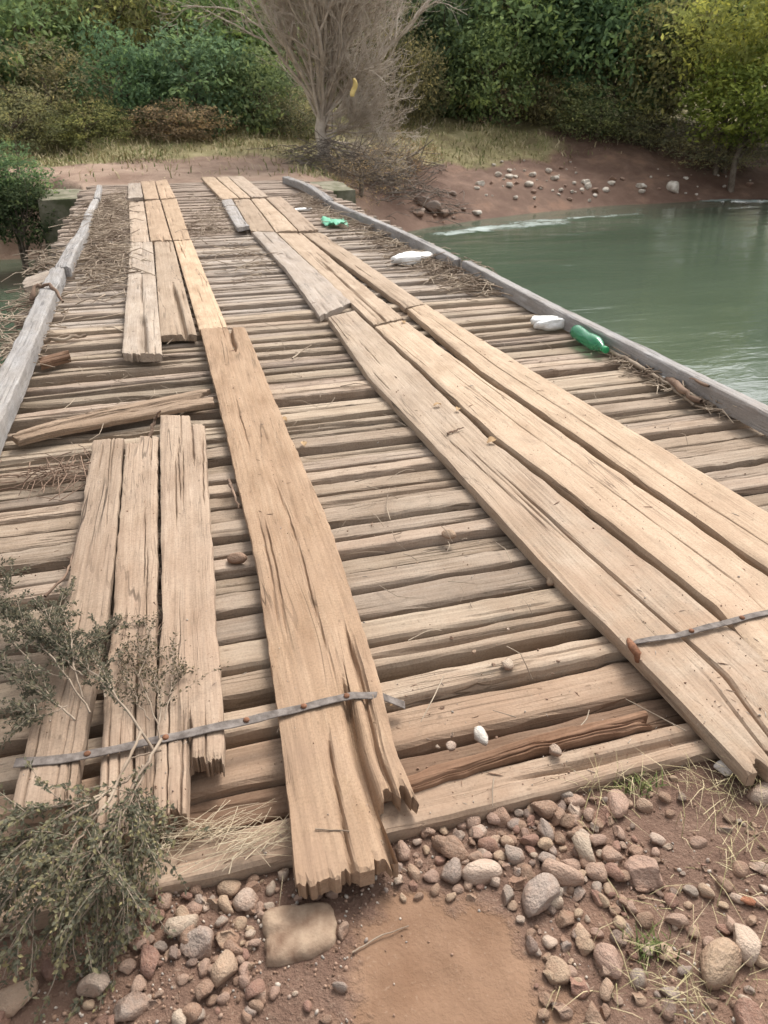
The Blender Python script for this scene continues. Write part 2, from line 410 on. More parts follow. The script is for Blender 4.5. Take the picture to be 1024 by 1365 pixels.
def timber(name, mat, L, Rr, top, th, nu, nv, seed, parent=None, flare=0., amp=.002, rnd_e=.006, wob=.004, jag0=.02, jag1=.02,
           step0=(), step1=(), slits=(), cracks=6, warp=None, crown=0., color=(1, 1, 1), zoff=None):
    """One plank: L and R are its edges from the near end to the far end (world XY), top its height. Everything is in a local frame whose
    Y runs along the plank. step0 / step1: (u from, u to, metres cut back); slits: (v0, u0, v1, u1, width, depth)."""
    r = np.random.default_rng(seed)
    L = resample([p[:2] for p in L], nv + 1); Rr = resample([p[:2] for p in Rr], nv + 1)
    o = (L[0] + Rr[0]) / 2; e = (L[-1] + Rr[-1]) / 2; d = e - o; ln = np.linalg.norm(d); d = d / ln; pr = np.array([d[1], -d[0]])
    def loc(P): q = P - o; return np.stack([q @ pr, q @ d], -1)
    A, B = loc(L), loc(Rr)
    v = np.linspace(0, 1, nv + 1)[:, None]; u = np.linspace(0, 1, nu + 1)[None, :]
    wd = np.linalg.norm(A - B, axis=1).mean()
    def jag(a, sd): return a * (.55 * vn(np.floor(u[0] * wd * 38 + 2.2 * vn(u[0] * 7, sd, sd)), sd, sd + 1) + .6 * vn(u[0] * wd * 16 + seed, 3, sd + 5) + .22 * vn(u[0] * wd * 200, 1, sd + 2))
    c0 = jag(jag0, seed + 1); c1 = jag(jag1, seed + 2)
    for a, b_, cut in step0: c0 = c0 + np.where((u[0] >= a) & (u[0] <= b_), cut, 0)
    for a, b_, cut in step1: c1 = c1 + np.where((u[0] >= a) & (u[0] <= b_), cut, 0)
    vv = (c0 / ln)[None, :] * (1 - v) + (1 - (c1 / ln))[None, :] * v          # fraction along, per column
    ax_ = np.interp(vv, v[:, 0], A[:, 0]); ay_ = np.interp(vv, v[:, 0], A[:, 1]); bx = np.interp(vv, v[:, 0], B[:, 0]); by = np.interp(vv, v[:, 0], B[:, 1])
    wl = wob * fbm(vv * ln * 2.5 + seed, 0 * vv, seed + 3) + .4 * wob * vn(vv * ln * 22, 0 * vv, seed + 4); wr = wob * fbm(vv * ln * 2.5 + seed, 0 * vv + 9, seed + 5) + .4 * wob * vn(vv * ln * 22, 0 * vv + 5, seed + 7)
    X = (ax_ + wl) * (1 - u) + (bx + wr) * u; Y = ay_ * (1 - u) + by * u
    Z = amp * (fbm(X * 80 + seed, Y * 1.3, seed + 8, 3) * 1.1 + fbm(X * 14, Y * .9, seed + 9, 2) * 1.5)
    Z = Z - rnd_e * np.abs(2 * u - 1) ** 10 * (1 + .8 * vn(Y * 9, u * 2, seed)) + crown * (1 - (2 * u - 1) ** 2)
    endd = np.minimum((vv - vv[:1]) * ln, (vv[-1:] - vv) * ln)
    Z = Z - rnd_e * .8 * np.exp(-(endd / .012) ** 2)
    sl = list(slits)
    for k in range(cracks):
        vc = r.uniform(0, 1); uu = r.uniform(.08, .92); hl = r.uniform(.1, .5) / max(ln, .5)
        if k % 3 == 0: vc = r.choice([0, 1])
        sl.append((vc - hl, uu, vc + hl, uu + r.uniform(-.06, .06), r.uniform(.0015, .0035), r.uniform(.005, .014)))
    for (v0, u0, v1, u1, sw, dep) in sl:
        t = (vv - v0) / (v1 - v0); ins = (t >= 0) & (t <= 1)
        uc = u0 + (u1 - u0) * t + .012 * vn(vv * ln * 3, 0 * vv, seed + int(v0 * 100)) * (wd > .05)
        tap = np.clip(np.minimum(t if v0 > .001 else 9, (1 - t) if v1 < .999 else 9) * 5, 0, 1)
        dd = np.abs(u - uc) * wd
        Z = Z - np.where(ins, dep * tap * np.exp(-(dd / np.maximum(sw * tap, .6 * wd / nu)) ** 2), 0)
    if warp is not None: wz = warp(vv)
    else: wz = .006 * vn(vv * ln * .8 + seed, 0 * vv, seed + 11)
    Z = np.maximum(Z, -th * .93)
    top3 = np.stack([X, Y, Z + wz + th], -1)
    ins_ = .985 + 2 * flare / wd
    cx = (X[:, :1] + X[:, -1:]) / 2
    bot = np.stack([cx + (X - cx) * ins_, Y, 0 * Z + wz], -1)
    midL = np.stack([X[:, 0] - flare * .45 - .002 * (1 + vn(Y[:, 0] * 15, 1, seed)), Y[:, 0], wz[:, 0] + th * .55], -1); midR = np.stack([X[:, -1] + flare * .45 + .002 * (1 + vn(Y[:, 0] * 15, 4, seed)), Y[:, -1], wz[:, -1] + th * .55], -1)
    n1, n2 = nv + 1, nu + 1
    V = np.concatenate([top3.reshape(-1, 3), bot.reshape(-1, 3), midL, midR])
    ti = np.arange(n1 * n2).reshape(n1, n2); bi = ti + n1 * n2; ml = 2 * n1 * n2 + np.arange(n1); mr = ml + n1
    q = lambda a, b, c, dd_: np.stack([a, b, c, dd_], -1).reshape(-1, 4)
    F = np.concatenate([q(ti[:-1, :-1], ti[:-1, 1:], ti[1:, 1:], ti[1:, :-1]), q(bi[:-1, :-1], bi[1:, :-1], bi[1:, 1:], bi[:-1, 1:]),
        q(ti[:-1, 0], ti[1:, 0], ml[1:], ml[:-1]), q(ml[:-1], ml[1:], bi[1:, 0], bi[:-1, 0]),
        q(ti[1:, -1], ti[:-1, -1], mr[:-1], mr[1:]), q(mr[1:], mr[:-1], bi[:-1, -1], bi[1:, -1]),
        q(ti[0, 1:], ti[0, :-1], bi[0, :-1], bi[0, 1:]), q(ti[-1, :-1], ti[-1, 1:], bi[-1, 1:], bi[-1, :-1])])
    me = mesh(name, V, F, mat, False)
    rot = math.atan2(-d[0], d[1])
    ob = link(name, me, None, (o[0], o[1], top - th), (0, 0, rot))
    if parent: ob.parent = parent
    ob.color = (*color, 1)
    return ob

# ------------------------------------------------------------------ the bridge and its cross planks
bridge = tag(link('wooden_bridge', None, loc=(0, 0, 0)), 'long low timber bridge of weathered cross planks reaching over the green river', 'bridge')
y = 1.185
k = 0
decks = []
rest = []
while y < 16.1:
    far = y > 6
    wd = rnd.uniform(.085, .14) if y < 3 else rnd.choice([rnd.uniform(.055, .09), rnd.uniform(.085, .13)])
    gap = rnd.uniform(.022, .04) if rnd.random() < .8 else rnd.uniform(.045, .07)
    if k == 0: wd, gap = .115, .02
    if k == 1: wd = .10
    x0 = -1.12 + rnd.uniform(-.07, .14); x1 = 3.06 + rnd.uniform(-.08, .1)
    if k < 3: x0 = -.75
    t0 = rnd.uniform(-.014, .014); t1 = rnd.uniform(-.014, .014)
    if 3.7 < y < 5.2: t0 -= .05
    top = rnd.uniform(-.022, .008) if rnd.random() < .85 else rnd.uniform(-.045, -.02)
    tone = rnd.uniform(.80, 1.12); c = (tone * rnd.uniform(.985, 1.02), tone, tone * rnd.uniform(.96, 1.02))
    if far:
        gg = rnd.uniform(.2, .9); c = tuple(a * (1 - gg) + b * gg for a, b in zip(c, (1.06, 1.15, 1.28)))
    if k == 0: top, c = -.004, (1.05, 1.0, .95)
    if k == 1: top, c = -.045, (.62, .52, .46)
    if k in (2,): top, c = -.02, (.85, .78, .72)
    c = (c[0] * .97, c[1] * 1.0, c[2] * 1.03)
    ragged = 3.75 < y < 5.5
    pieces = [(x0, x1)]
    if ragged:
        xb = rnd.uniform(.26, .44); pieces = [(x0, xb - .008), (xb + .008, x1)]
    elif k > 3 and rnd.random() < .35:
        xb = rnd.choice([rnd.uniform(-.3, .3), rnd.uniform(1.25, 2.0)]); pieces = [(x0, xb - .008), (xb + .008, x1)]
    for pi, (a, b_) in enumerate(pieces):
        if ragged and k > 3 and len(pieces) == 2 and pi == 0: rag, tl, dd_ = .02, rnd.uniform(-.05, .04), rnd.uniform(-.04, .0)
        else: rag, tl, dd_ = 0, 0, 0
        dz = dd_ + rnd.uniform(-.006, .006); dy = rnd.uniform(-.012, .012) if pi else 0
        nv = int((b_ - a) / (.022 if y < 3.5 else .035 if y < 7 else .06)); nu = 14 if y < 3.5 else 9 if y < 7 else 5
        # near edge of the board is its L side seen along +X: a board runs along X, so L is the far edge
        f = lambda xx, e: y + e * wd + dy + (t0 + (t1 - t0) * (xx + 1) / 4) * 1.0 + tl * (.35 - xx)
        xsn = np.linspace(a, b_, 7)
        Lp = [(xx, f(xx, 1) + rnd.uniform(-.006, .006) - rag * rnd.uniform(0, 1.6)) for xx in xsn]; Rp = [(xx, f(xx, 0) + rnd.uniform(-.006, .006) + rag * rnd.uniform(0, 1.2)) for xx in xsn]
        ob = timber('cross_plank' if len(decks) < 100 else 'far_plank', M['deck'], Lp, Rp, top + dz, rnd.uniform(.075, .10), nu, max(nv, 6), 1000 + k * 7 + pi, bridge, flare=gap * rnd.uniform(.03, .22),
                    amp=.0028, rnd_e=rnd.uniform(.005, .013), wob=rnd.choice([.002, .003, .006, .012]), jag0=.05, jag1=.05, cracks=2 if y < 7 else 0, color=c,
                    slits=[(rnd.uniform(.2, .8), rnd.uniform(.2, .8), rnd.uniform(.2, .8) + .25, rnd.uniform(.2, .8), .012, .03)] if rnd.random() < .25 and y < 8 else ())
        if len(decks) < 100: decks.append(ob)
        else: rest.append(ob)
    k += 1
    y += wd + gap
deck_end = y
if rest:                                                        # past a hundred planks: the small far ones are one part
    V, F, b0 = [], [], 0
    for ob in rest:
        me = ob.data; c_ = np.empty(len(me.vertices) * 3, np.float32); me.vertices.foreach_get('co', c_); c_ = c_.reshape(-1, 3)
        a_ = ob.rotation_euler[2]; x_, y__ = c_[:, 0] * math.cos(a_) - c_[:, 1] * math.sin(a_), c_[:, 0] * math.sin(a_) + c_[:, 1] * math.cos(a_)
        q_ = np.empty(len(me.polygons) * 4, np.int32); me.polygons.foreach_get('vertices', q_); F.append(q_.reshape(-1, 4) + b0); b0 += len(c_)
        V.append(np.stack([-(y__ + ob.location[1]), x_ + ob.location[0], c_[:, 2] + ob.location[2]], -1))
        bpy.data.objects.remove(ob); bpy.data.meshes.remove(me)
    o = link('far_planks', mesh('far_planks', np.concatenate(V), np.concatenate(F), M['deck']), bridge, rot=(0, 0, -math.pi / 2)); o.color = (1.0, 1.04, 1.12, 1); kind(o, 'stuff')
for xx in (-.62, .30, 1.35, 2.55):
    timber('support_beam', M['end'], [(xx - .11, 1.3), (xx - .11, deck_end)], [(xx + .11, 1.3), (xx + .11, deck_end)], -.105, .22, 4, 60, int(xx * 100) + 300, bridge, amp=.004, wob=.02)

def PX(*pts, z=.05): return [at(*p, z) for p in pts]
def curb(L, Rr, top, th, seed, wob=.008, **k):
    return timber('curb_beam', M['curb'], L, Rr, top, th, 14, max(10, int(np.linalg.norm(np.array(L[-1][:2]) - np.array(L[0][:2])) / .05)), seed, bridge, amp=.004, wob=wob, rnd_e=.014, jag0=.02, jag1=.03, cracks=8, **k)
curb([(-1.0, 1.6), (-1.0, 4.0), (-.965, 7.86)], [(-.875, 1.6), (-.865, 4.0), (-.845, 7.86)], .135, .12, 71, warp=lambda v: .012 * np.sin(v * 6))
curb([(-.93, 7.8), (-.87, 9.5), (-.86, 11.35)], [(-.79, 7.8), (-.75, 9.5), (-.755, 11.35)], .125, .105, 72, warp=lambda v: .03 * np.sin(v * 5 + .6))
curb([(-.86, 11.4), (-.82, 13.2)], [(-.765, 11.4), (-.73, 13.2)], .10, .085, 73, color=(1.15, 1.15, 1.15))
curb([(-.80, 13.25), (-.80, 14.6)], [(-.72, 13.25), (-.72, 14.6)], .115, .09, 74, color=(1.2, 1.2, 1.2), warp=lambda v: .05 * v)
curb([(2.95, 1.25), (2.92, 3.0), (2.85, 7.05)], [(3.04, 1.25), (3.01, 3.0), (2.94, 7.05)], .125, .115, 75, warp=lambda v: .01 * np.sin(v * 7))
curb([(2.80, 7.15), (2.68, 9.5), (2.58, 12.0)], [(2.89, 7.15), (2.77, 9.5), (2.67, 12.0)], .13, .115, 76, warp=lambda v: .02 * np.sin(v * 5))
curb([(2.56, 11.9), (2.58, 13.5), (2.52, 15.6)], [(2.69, 11.9), (2.70, 13.5), (2.64, 15.6)], .13, .115, 77, warp=lambda v: .03 * np.sin(v * 4))

# ------------------------------------------------------------------ wheel-track planks lying along the deck
def run(label, mat, L, Rr, seed, top=.055, th=.055, nu=None, **k):
    ln = np.linalg.norm(np.array(L[-1][:2]) - np.array(L[0][:2])); yy = L[0][1]
    if nu is None: nu = 60 if yy < 3 else 22 if yy < 7 else 12
    nv = max(8, int(ln / (.022 if yy < 3 else .04 if yy < 7 else .07)))
    k.setdefault('rnd_e', .006); k.setdefault('wob', .0022)
    o = timber('track_plank', M[mat], L, Rr, top, th, nu, nv, seed, None, **k)
    return tag(o, label, 'plank', 'planks laid lengthwise as wheel tracks')
run('long orange-brown plank split at both ends, one end resting on the red dirt', 'orange', PX((397, 1187), (371, 950), (343, 760), (305, 590), (267, 438)),
    [(.445, 1.045)] + PX((529, 1010), (505, 905), (440, 700), (380, 565), (326, 436)), 11, jag0=.035, jag1=.012, wob=.005, cracks=6,
    step0=[(.70, .86, .20), (.86, 1, .17), (0, .07, .025), (.30, .40, .018), (.52, .62, .03), (.90, .96, .03)], slits=[(0, .69, .14, .66, .014, .06), (.86, .60, 1, .66, .012, .05), (.12, .58, .45, .52, .003, .010), (0, .38, .10, .44, .005, .02), (.02, .86, .2, .80, .008, .03)])
run('rough grey-brown plank at the far left, its near end under the leafy branch', 'rough', PX((14, 1085), (55, 930), (90, 785), (125, 587)), PX((100, 1075), (122, 930), (145, 820), (165, 583)), 12, th=.055, top=.06, amp=.0022, jag0=.04, wob=.006, cracks=9, jag1=.012)
run('rough split plank with a stepped far end between two others, beneath twigs', 'rough', PX((128, 1118), (140, 930), (150, 820), (168, 580)), PX((205, 1105), (207, 950), (208, 830), (211, 582)), 13, th=.05, amp=.0022, jag0=.04, wob=.006, cracks=9,
    step1=[(0, .42, .10)], slits=[(.0, .62, .35, .60, .004, .015)], jag1=.012)
run('rough plank with a notched lower corner beside the orange-brown plank', 'rough', PX((205, 1092), (211, 950), (216, 830), (214, 556)), PX((300, 1085), (297, 960), (287, 800), (272, 556)), 14, th=.06, top=.065, amp=.0022, jag0=.03, wob=.006, cracks=9,
    step0=[(.48, 1, .18)], step1=[(.70, 1, .13)], slits=[(0, .50, .14, .50, .006, .03), (.75, .72, 1, .70, .005, .02)], jag1=.012)
run('grey weathered plank under the rusty strap end, inner edge of right track', 'grey', PX((1000, 1030), (842, 865), (717, 744), (595, 610), (491, 500), (437, 422)), [(1.53, 1.02)] + PX((1044, 890), (948, 816), (809, 706), (652, 584), (564, 500), (472, 413)), 15, color=(.98, .92, .84), amp=.0028, cracks=6, jag0=.05, jag1=.01,
    step0=[(.35, .55, .05), (.55, 1, -.02)], slits=[(0, .50, .40, .55, .005, .025), (.25, .4, .5, .3, .003, .012)])
run('pale tan plank in the middle of the right track with a knot scar', 'tan', [(1.56, .95)] + PX((954, 808), (814, 698), (656, 578), (567, 495), (500, 436)), [(1.84, 1.0)] + PX((1020, 768), (853, 651), (757, 584), (642, 504), (538, 427)), 16, color=(1.10, 1.09, 1.07), cracks=4, jag1=.02,
    slits=[(.05, .55, .8, .50, .0025, .008)])
run('widest pale plank on the river side of the right track', 'tan', [(1.86, 1.0)] + PX((1024, 756), (857, 641), (760, 574), (644, 496), (543, 412)), [(2.40, 1.0)] + PX((1024, 683), (979, 656), (863, 585), (717, 498), (567, 406)), 17, color=(1.03, 1.015, .985), cracks=4, jag1=.02,
    slits=[(.1, .35, .95, .45, .003, .012)])
run('grey plank before the seam in the right track, by the bare middle strip', 'grey', PX((426, 421), (380, 357), (336, 309)), PX((469, 403), (412, 351), (366, 309)), 18, color=(1.02, 1.03, 1.05), jag1=.02)
run('tan plank with a jagged end in the middle of the track, past the grey one', 'tan', PX((499, 434), (370, 311)), PX((538, 425), (401, 311)), 19, slits=[(0, .4, .6, .5, .006, .03)], top=.058)
run('tan plank ending short at the wide pale plank, river side of right track', 'tan', PX((541, 409), (404, 311)), PX((566, 404), (428, 310)), 20)
run('narrow silver plank with a curled-up near end in the right track', 'curb', PX((318, 309), (295, 267)), PX((333, 306), (309, 265)), 21, color=(1.25, 1.22, 1.2), warp=lambda v: .05 * np.exp(-v * 9))
run('second plank from the curled silver one, where the right track crosses litter', 'tan', PX((335, 307), (311, 266)), PX((366, 308), (333, 265)), 22)
run('third plank from the curled silver one in the right track', 'tan', PX((368, 308), (335, 265)), PX((397, 307), (353, 264)), 23, color=(1.05, 1.05, 1.05))
run('outermost plank of the far right track, nearest the flattened green plastic', 'tan', PX((399, 307), (355, 264)), PX((424, 305), (374, 262)), 24, color=(.93, .93, .95))
run('inner plank at the far end of the right track, touching the dirt road', 'tan', PX((296, 266), (268, 236)), PX((318, 264), (286, 236)), 25, color=(1.1, 1.08, 1.05))
run('slim middle plank at the far end of the right track', 'tan', PX((320, 264), (288, 236)), PX((334, 264), (303, 235)), 26)
run('greyish outer plank at the far end of the right track', 'grey', PX((336, 263), (304, 235)), PX((358, 262), (323, 234)), 27, color=(1.05, 1, .95))
run('short silver-grey plank at the far end of the left track', 'grey', PX((171, 268), (171, 244)), PX((191, 266), (187, 243)), 28, color=(1.1, 1.1, 1.1), warp=lambda v: .04 * np.exp(-v * 6))
run('slim tan plank in the middle of the left track, meeting the dirt road', 'tan', PX((193, 266), (188, 242)), PX((212, 265), (206, 241)), 29, color=(1.05, 1, .95))
run('tan plank on the inner side of the left track, meeting the dirt road', 'tan', PX((214, 265), (207, 241)), PX((234, 263), (222, 239)), 30, color=(1.12, 1.06, 1.0))
run('greyish plank on the outer side of the left track beside the reed litter', 'grey', PX((174, 322), (172, 270)), PX((199, 321), (191, 268)), 31, color=(1.05, .98, .9))
run('tan plank in the middle of the left track, between the reed litter and its twin', 'tan', PX((201, 321), (193, 268)), PX((229, 320), (213, 266)), 32, color=(1.1, 1.04, .98))
run('smooth tan plank of the left track, beside the litter on the middle strip', 'tan', PX((231, 320), (215, 266)), PX((254, 319), (235, 264)), 33, color=(1.16, 1.1, 1.02))
run('grey forked plank, its near end split in two and broken', 'grey', PX((163, 474), (174, 324)), PX((216, 472), (203, 323)), 34, jag0=.08, slits=[(0, .55, .25, .52, .02, .06), (.2, .52, .6, .5, .006, .03)], step0=[(.5, 1, -.05)], th=.06, top=.065, color=(1.05, 1.03, 1))
run('tan plank with a gaping split in its near end, beside the grey forked plank', 'tan', PX((214, 447), (206, 323)), PX((262, 446), (230, 322)), 35, jag0=.03, slits=[(0, .68, .45, .6, .014, .06)], top=.058)
run('pale tan plank butting against the far end of the long orange-brown plank', 'tan', PX((266, 439), (232, 321)), PX((303, 436), (255, 320)), 36, jag0=.006, color=(1.14, 1.08, 1.0))

# displaced, splintered boards lying across the left side
def loose(label, mat, L, Rr, top, th, seed, **k):
    return tag(timber('broken_plank', M[mat], L, Rr, top, th, 20, 60, seed, None, amp=.004, wob=.010, rnd_e=.006, cracks=8, jag0=.08, jag1=.08, **k), label, 'plank')
loose('splintered board lifted and skewed over a dark hole on the left of the deck', 'deck', PX((14, 582), (140, 545), (280, 519), z=.03), PX((24, 590), (150, 563), (286, 539), z=.03), .045, .035, 51, color=(.95, .9, .85), warp=lambda v: .004 * np.sin(v * 9), slits=[(0, .5, .45, .4, .008, .03), (.55, .7, 1, .6, .006, .02)])
loose('short thick grey board end jutting past the left kerb beam', 'grey', PX((28, 372), (92, 352), z=.05), PX((32, 384), (98, 364), z=.05), .06, .10, 52)
loose('charred-dark short board lying near the left kerb beam', 'end', PX((52, 478), (92, 468), z=.03), PX((54, 487), (94, 476), z=.03), .045, .045, 53)
loose('red-brown rotten board sunk between the first cross planks', 'end', PX((490, 1052), (700, 985), (860, 950), z=.0), PX((492, 1075), (702, 1005), (868, 968), z=.0), .012, .04, 54, color=(1.0, .92, .86))

# ------------------------------------------------------------------ iron straps
def strap(name, label, pts, width, seed, mat='iron'):
    P = resample(pts, 60); V = []; F = []
    d = np.gradient(P, axis=0); d /= np.linalg.norm(d, axis=1)[:, None]
    for i, (p, q) in enumerate(zip(P, d)):
        s = np.array([-q[1], q[0], 0]); s /= np.linalg.norm(s)
        z = .003 * math.sin(i * .7 + seed) * .4
        wv = width / 2 * (1 + .05 * math.sin(i * 1.3)); tw = .06 * math.sin(i * .22 + seed)
        s = s * math.cos(tw) + np.array([0, 0, 1]) * math.sin(tw)
        for a, b in ((-1, .002), (-.9, .003), (.9, .003), (1, .002), (1, 0), (-1, 0)): V.append(p + s * a * wv + np.array([0, 0, b + z]))
    n = len(P)
    for i in range(n - 1):
        for j in range(6): F.append((i * 6 + j, i * 6 + (j + 1) % 6, (i + 1) * 6 + (j + 1) % 6, (i + 1) * 6 + j))
    F.append(tuple(range(5, -1, -1))); F.append(tuple((n - 1) * 6 + j for j in range(6)))
    root = tag(link(name, mesh(name, V, F, M[mat], False)), label, 'strap')
    return root, P
def bolt(parent, p, r=.009):
    V = []; F = []
    for zz, rr in ((0, r), (.004, r), (.0065, r * .6)):
        for a in range(8): V.append((p[0] + rr * math.cos(a * .785), p[1] + rr * math.sin(a * .785), p[2] + zz))
    for k_ in range(2):
        for a in range(8): F.append((k_ * 8 + a, k_ * 8 + (a + 1) % 8, (k_ + 1) * 8 + (a + 1) % 8, (k_ + 1) * 8 + a))
    F.append(tuple(16 + a for a in range(8)))
    link('nail', mesh('nail', V, F, M['rust'], True), parent)
s1, P = strap('metal_strap', 'dull grey iron strap nailed across the left planks near the red dirt', [at(20, 1018, .067), at(100, 1010, .067), at(200, 989, .068), at(296, 968, .072), at(335, 960, .062), at(372, 951, .064), at(470, 927, .063), at(506, 928, .05), at(540, 940, .012)], .029, 1)
for i in (10, 21, 33, 42, 49): bolt(s1, P[i] + np.array([0, 0, .003]))
s2, P = strap('metal_strap', 'grey iron strap with a rusted end across the right track planks', [at(838, 862, .02), at(846, 856, .058), at(900, 848, .066), at(960, 832, .066), at(1024, 816, .066), at(1110, 795, .066), (2.45, 1.62, .055)], .024, 4)
for i in (12, 22, 32): bolt(s2, P[i] + np.array([0, 0, .003]))
def tube_mesh(name, lines, mat, sides=5, smooth=True):
    """lines: list of (points Nx3, radii N)"""
    V = []; F = []; base = 0
    for P, rr in lines:
        P = np.asarray(P, float); n = len(P)
        if n < 2: continue
        d = np.gradient(P, axis=0); d /= np.maximum(np.linalg.norm(d, axis=1)[:, None], 1e-9)
        ref = np.where(np.abs(d[:, 2:3]) < .9, np.array([[0, 0, 1.]]), np.array([[1., 0, 0]]))
        a = np.cross(d, ref); a /= np.maximum(np.linalg.norm(a, axis=1)[:, None], 1e-9); b = np.cross(d, a)
        an = np.arange(sides) * 2 * math.pi / sides
        ring = P[:, None, :] + np.asarray(rr, float)[:, None, None] * (a[:, None, :] * np.cos(an)[None, :, None] + b[:, None, :] * np.sin(an)[None, :, None])
        V.append(ring.reshape(-1, 3))
        i = base + np.arange(n * sides).reshape(n, sides); j = np.roll(i, -1, axis=1)
        F.append(np.stack([i[:-1], j[:-1], j[1:], i[1:]], -1).reshape(-1, 4)); base += n * sides
    return mesh(name, np.concatenate(V), np.concatenate(F), mat, smooth)
rs = tube_mesh('rusty_hook', [([at(838, 853, .045), at(843, 862, .062), at(850, 872, .058), at(850, 882, .03)], [.008, .014, .013, .008])], M['rust'], 7)
link('rusty_hook', rs, s2)

# ------------------------------------------------------------------ stones
def stone_mesh(seed, sub=3, ang=.5):
    import bmesh
    bm = bmesh.new(); bmesh.ops.create_icosphere(bm, subdivisions=sub, radius=.5)
    co = np.array([v.co for v in bm.verts]); r = np.random.default_rng(seed)
    nrm = co / np.linalg.norm(co, axis=1)[:, None]
    for k_ in range(9):                                        # worn facets
        dv = r.normal(size=3); dv /= np.linalg.norm(dv); lim = r.uniform(.24, .44)
        t = nrm @ dv * .5; ex = np.maximum((co @ dv) - lim, 0); co = co - ex[:, None] * dv * ang * 1.6
    nn = fbm(co[:, 0] * 3 + seed, co[:, 1] * 3 + co[:, 2] * 2.3, seed) * .10
    co = co * (1 + nn)[:, None]
    for v, c in zip(bm.verts, co): v.co = c
    me = bpy.data.meshes.new('stone'); bm.to_mesh(me); bm.free()
    me.polygons.foreach_set('use_smooth', np.ones(len(me.polygons), bool)); me.materials.append(M['stone'])
    return me
STONES = [stone_mesh(i, 3, .45 + .5 * (i % 3) / 2) for i in range(14)]
SC_ = dict(tan=(.42, .31, .215), grey=(.30, .265, .235), pale=(.52, .43, .345), white=(.86, .82, .77), brown=(.25, .16, .11), red=(.23, .115, .09), orange=(.50, .16, .07), pink=(.36, .25, .195), dark=(.13, .105, .095))
PALE_ROCK = simple('pale_rock', (.36, .30, .235), (.70, .64, .55), 3, .9, .4, objcol=False)
ROCKS = []
for me_ in STONES[:5]:
    q_ = me_.copy(); q_.materials.clear(); q_.materials.append(PALE_ROCK); ROCKS.append(q_)
def put_stone(name, p, size, colr, label, group=None, flat=.72, sink=.35, cat='stone', asp=None):
    o = bpy.data.objects.new(name, rnd.choice(ROCKS if name == 'shore_rock' and colr in ('white', 'pale') else STONES)); COL.objects.link(o)
    a = rnd.uniform(.62, .98) if asp is None else asp
    h = size * flat * rnd.uniform(.8, 1.1)
    o.scale = (size, size * a, h); o.rotation_euler = (rnd.uniform(-.25, .25), rnd.uniform(-.25, .25), rnd.uniform(0, 6.28))
    o.location = (p[0], p[1], p[2] + h * (.5 - sink))
    size *= 1.0; c = SC_[colr]; k_ = rnd.uniform(.85, 1.12); o.color = (c[0] * k_, c[1] * k_ * rnd.uniform(.97, 1.03), c[2] * k_, 1)
    return tag(o, label, cat, group)
def pxsize(px, py, s, z=0):
    d = ray(px, py); p = at(px, py, z); dist = math.dist(p, (0, 0, CAM_H)); a = (px - 512) / FPX; b = (py - 682.5) / FPX
    return s / FPX * dist / math.sqrt(1 + a * a + b * b)
c7 = lambda x, y: (x * .547, 850 + y * .547)
c8 = lambda x, y: (464 + x * .547, 850 + y * .547)
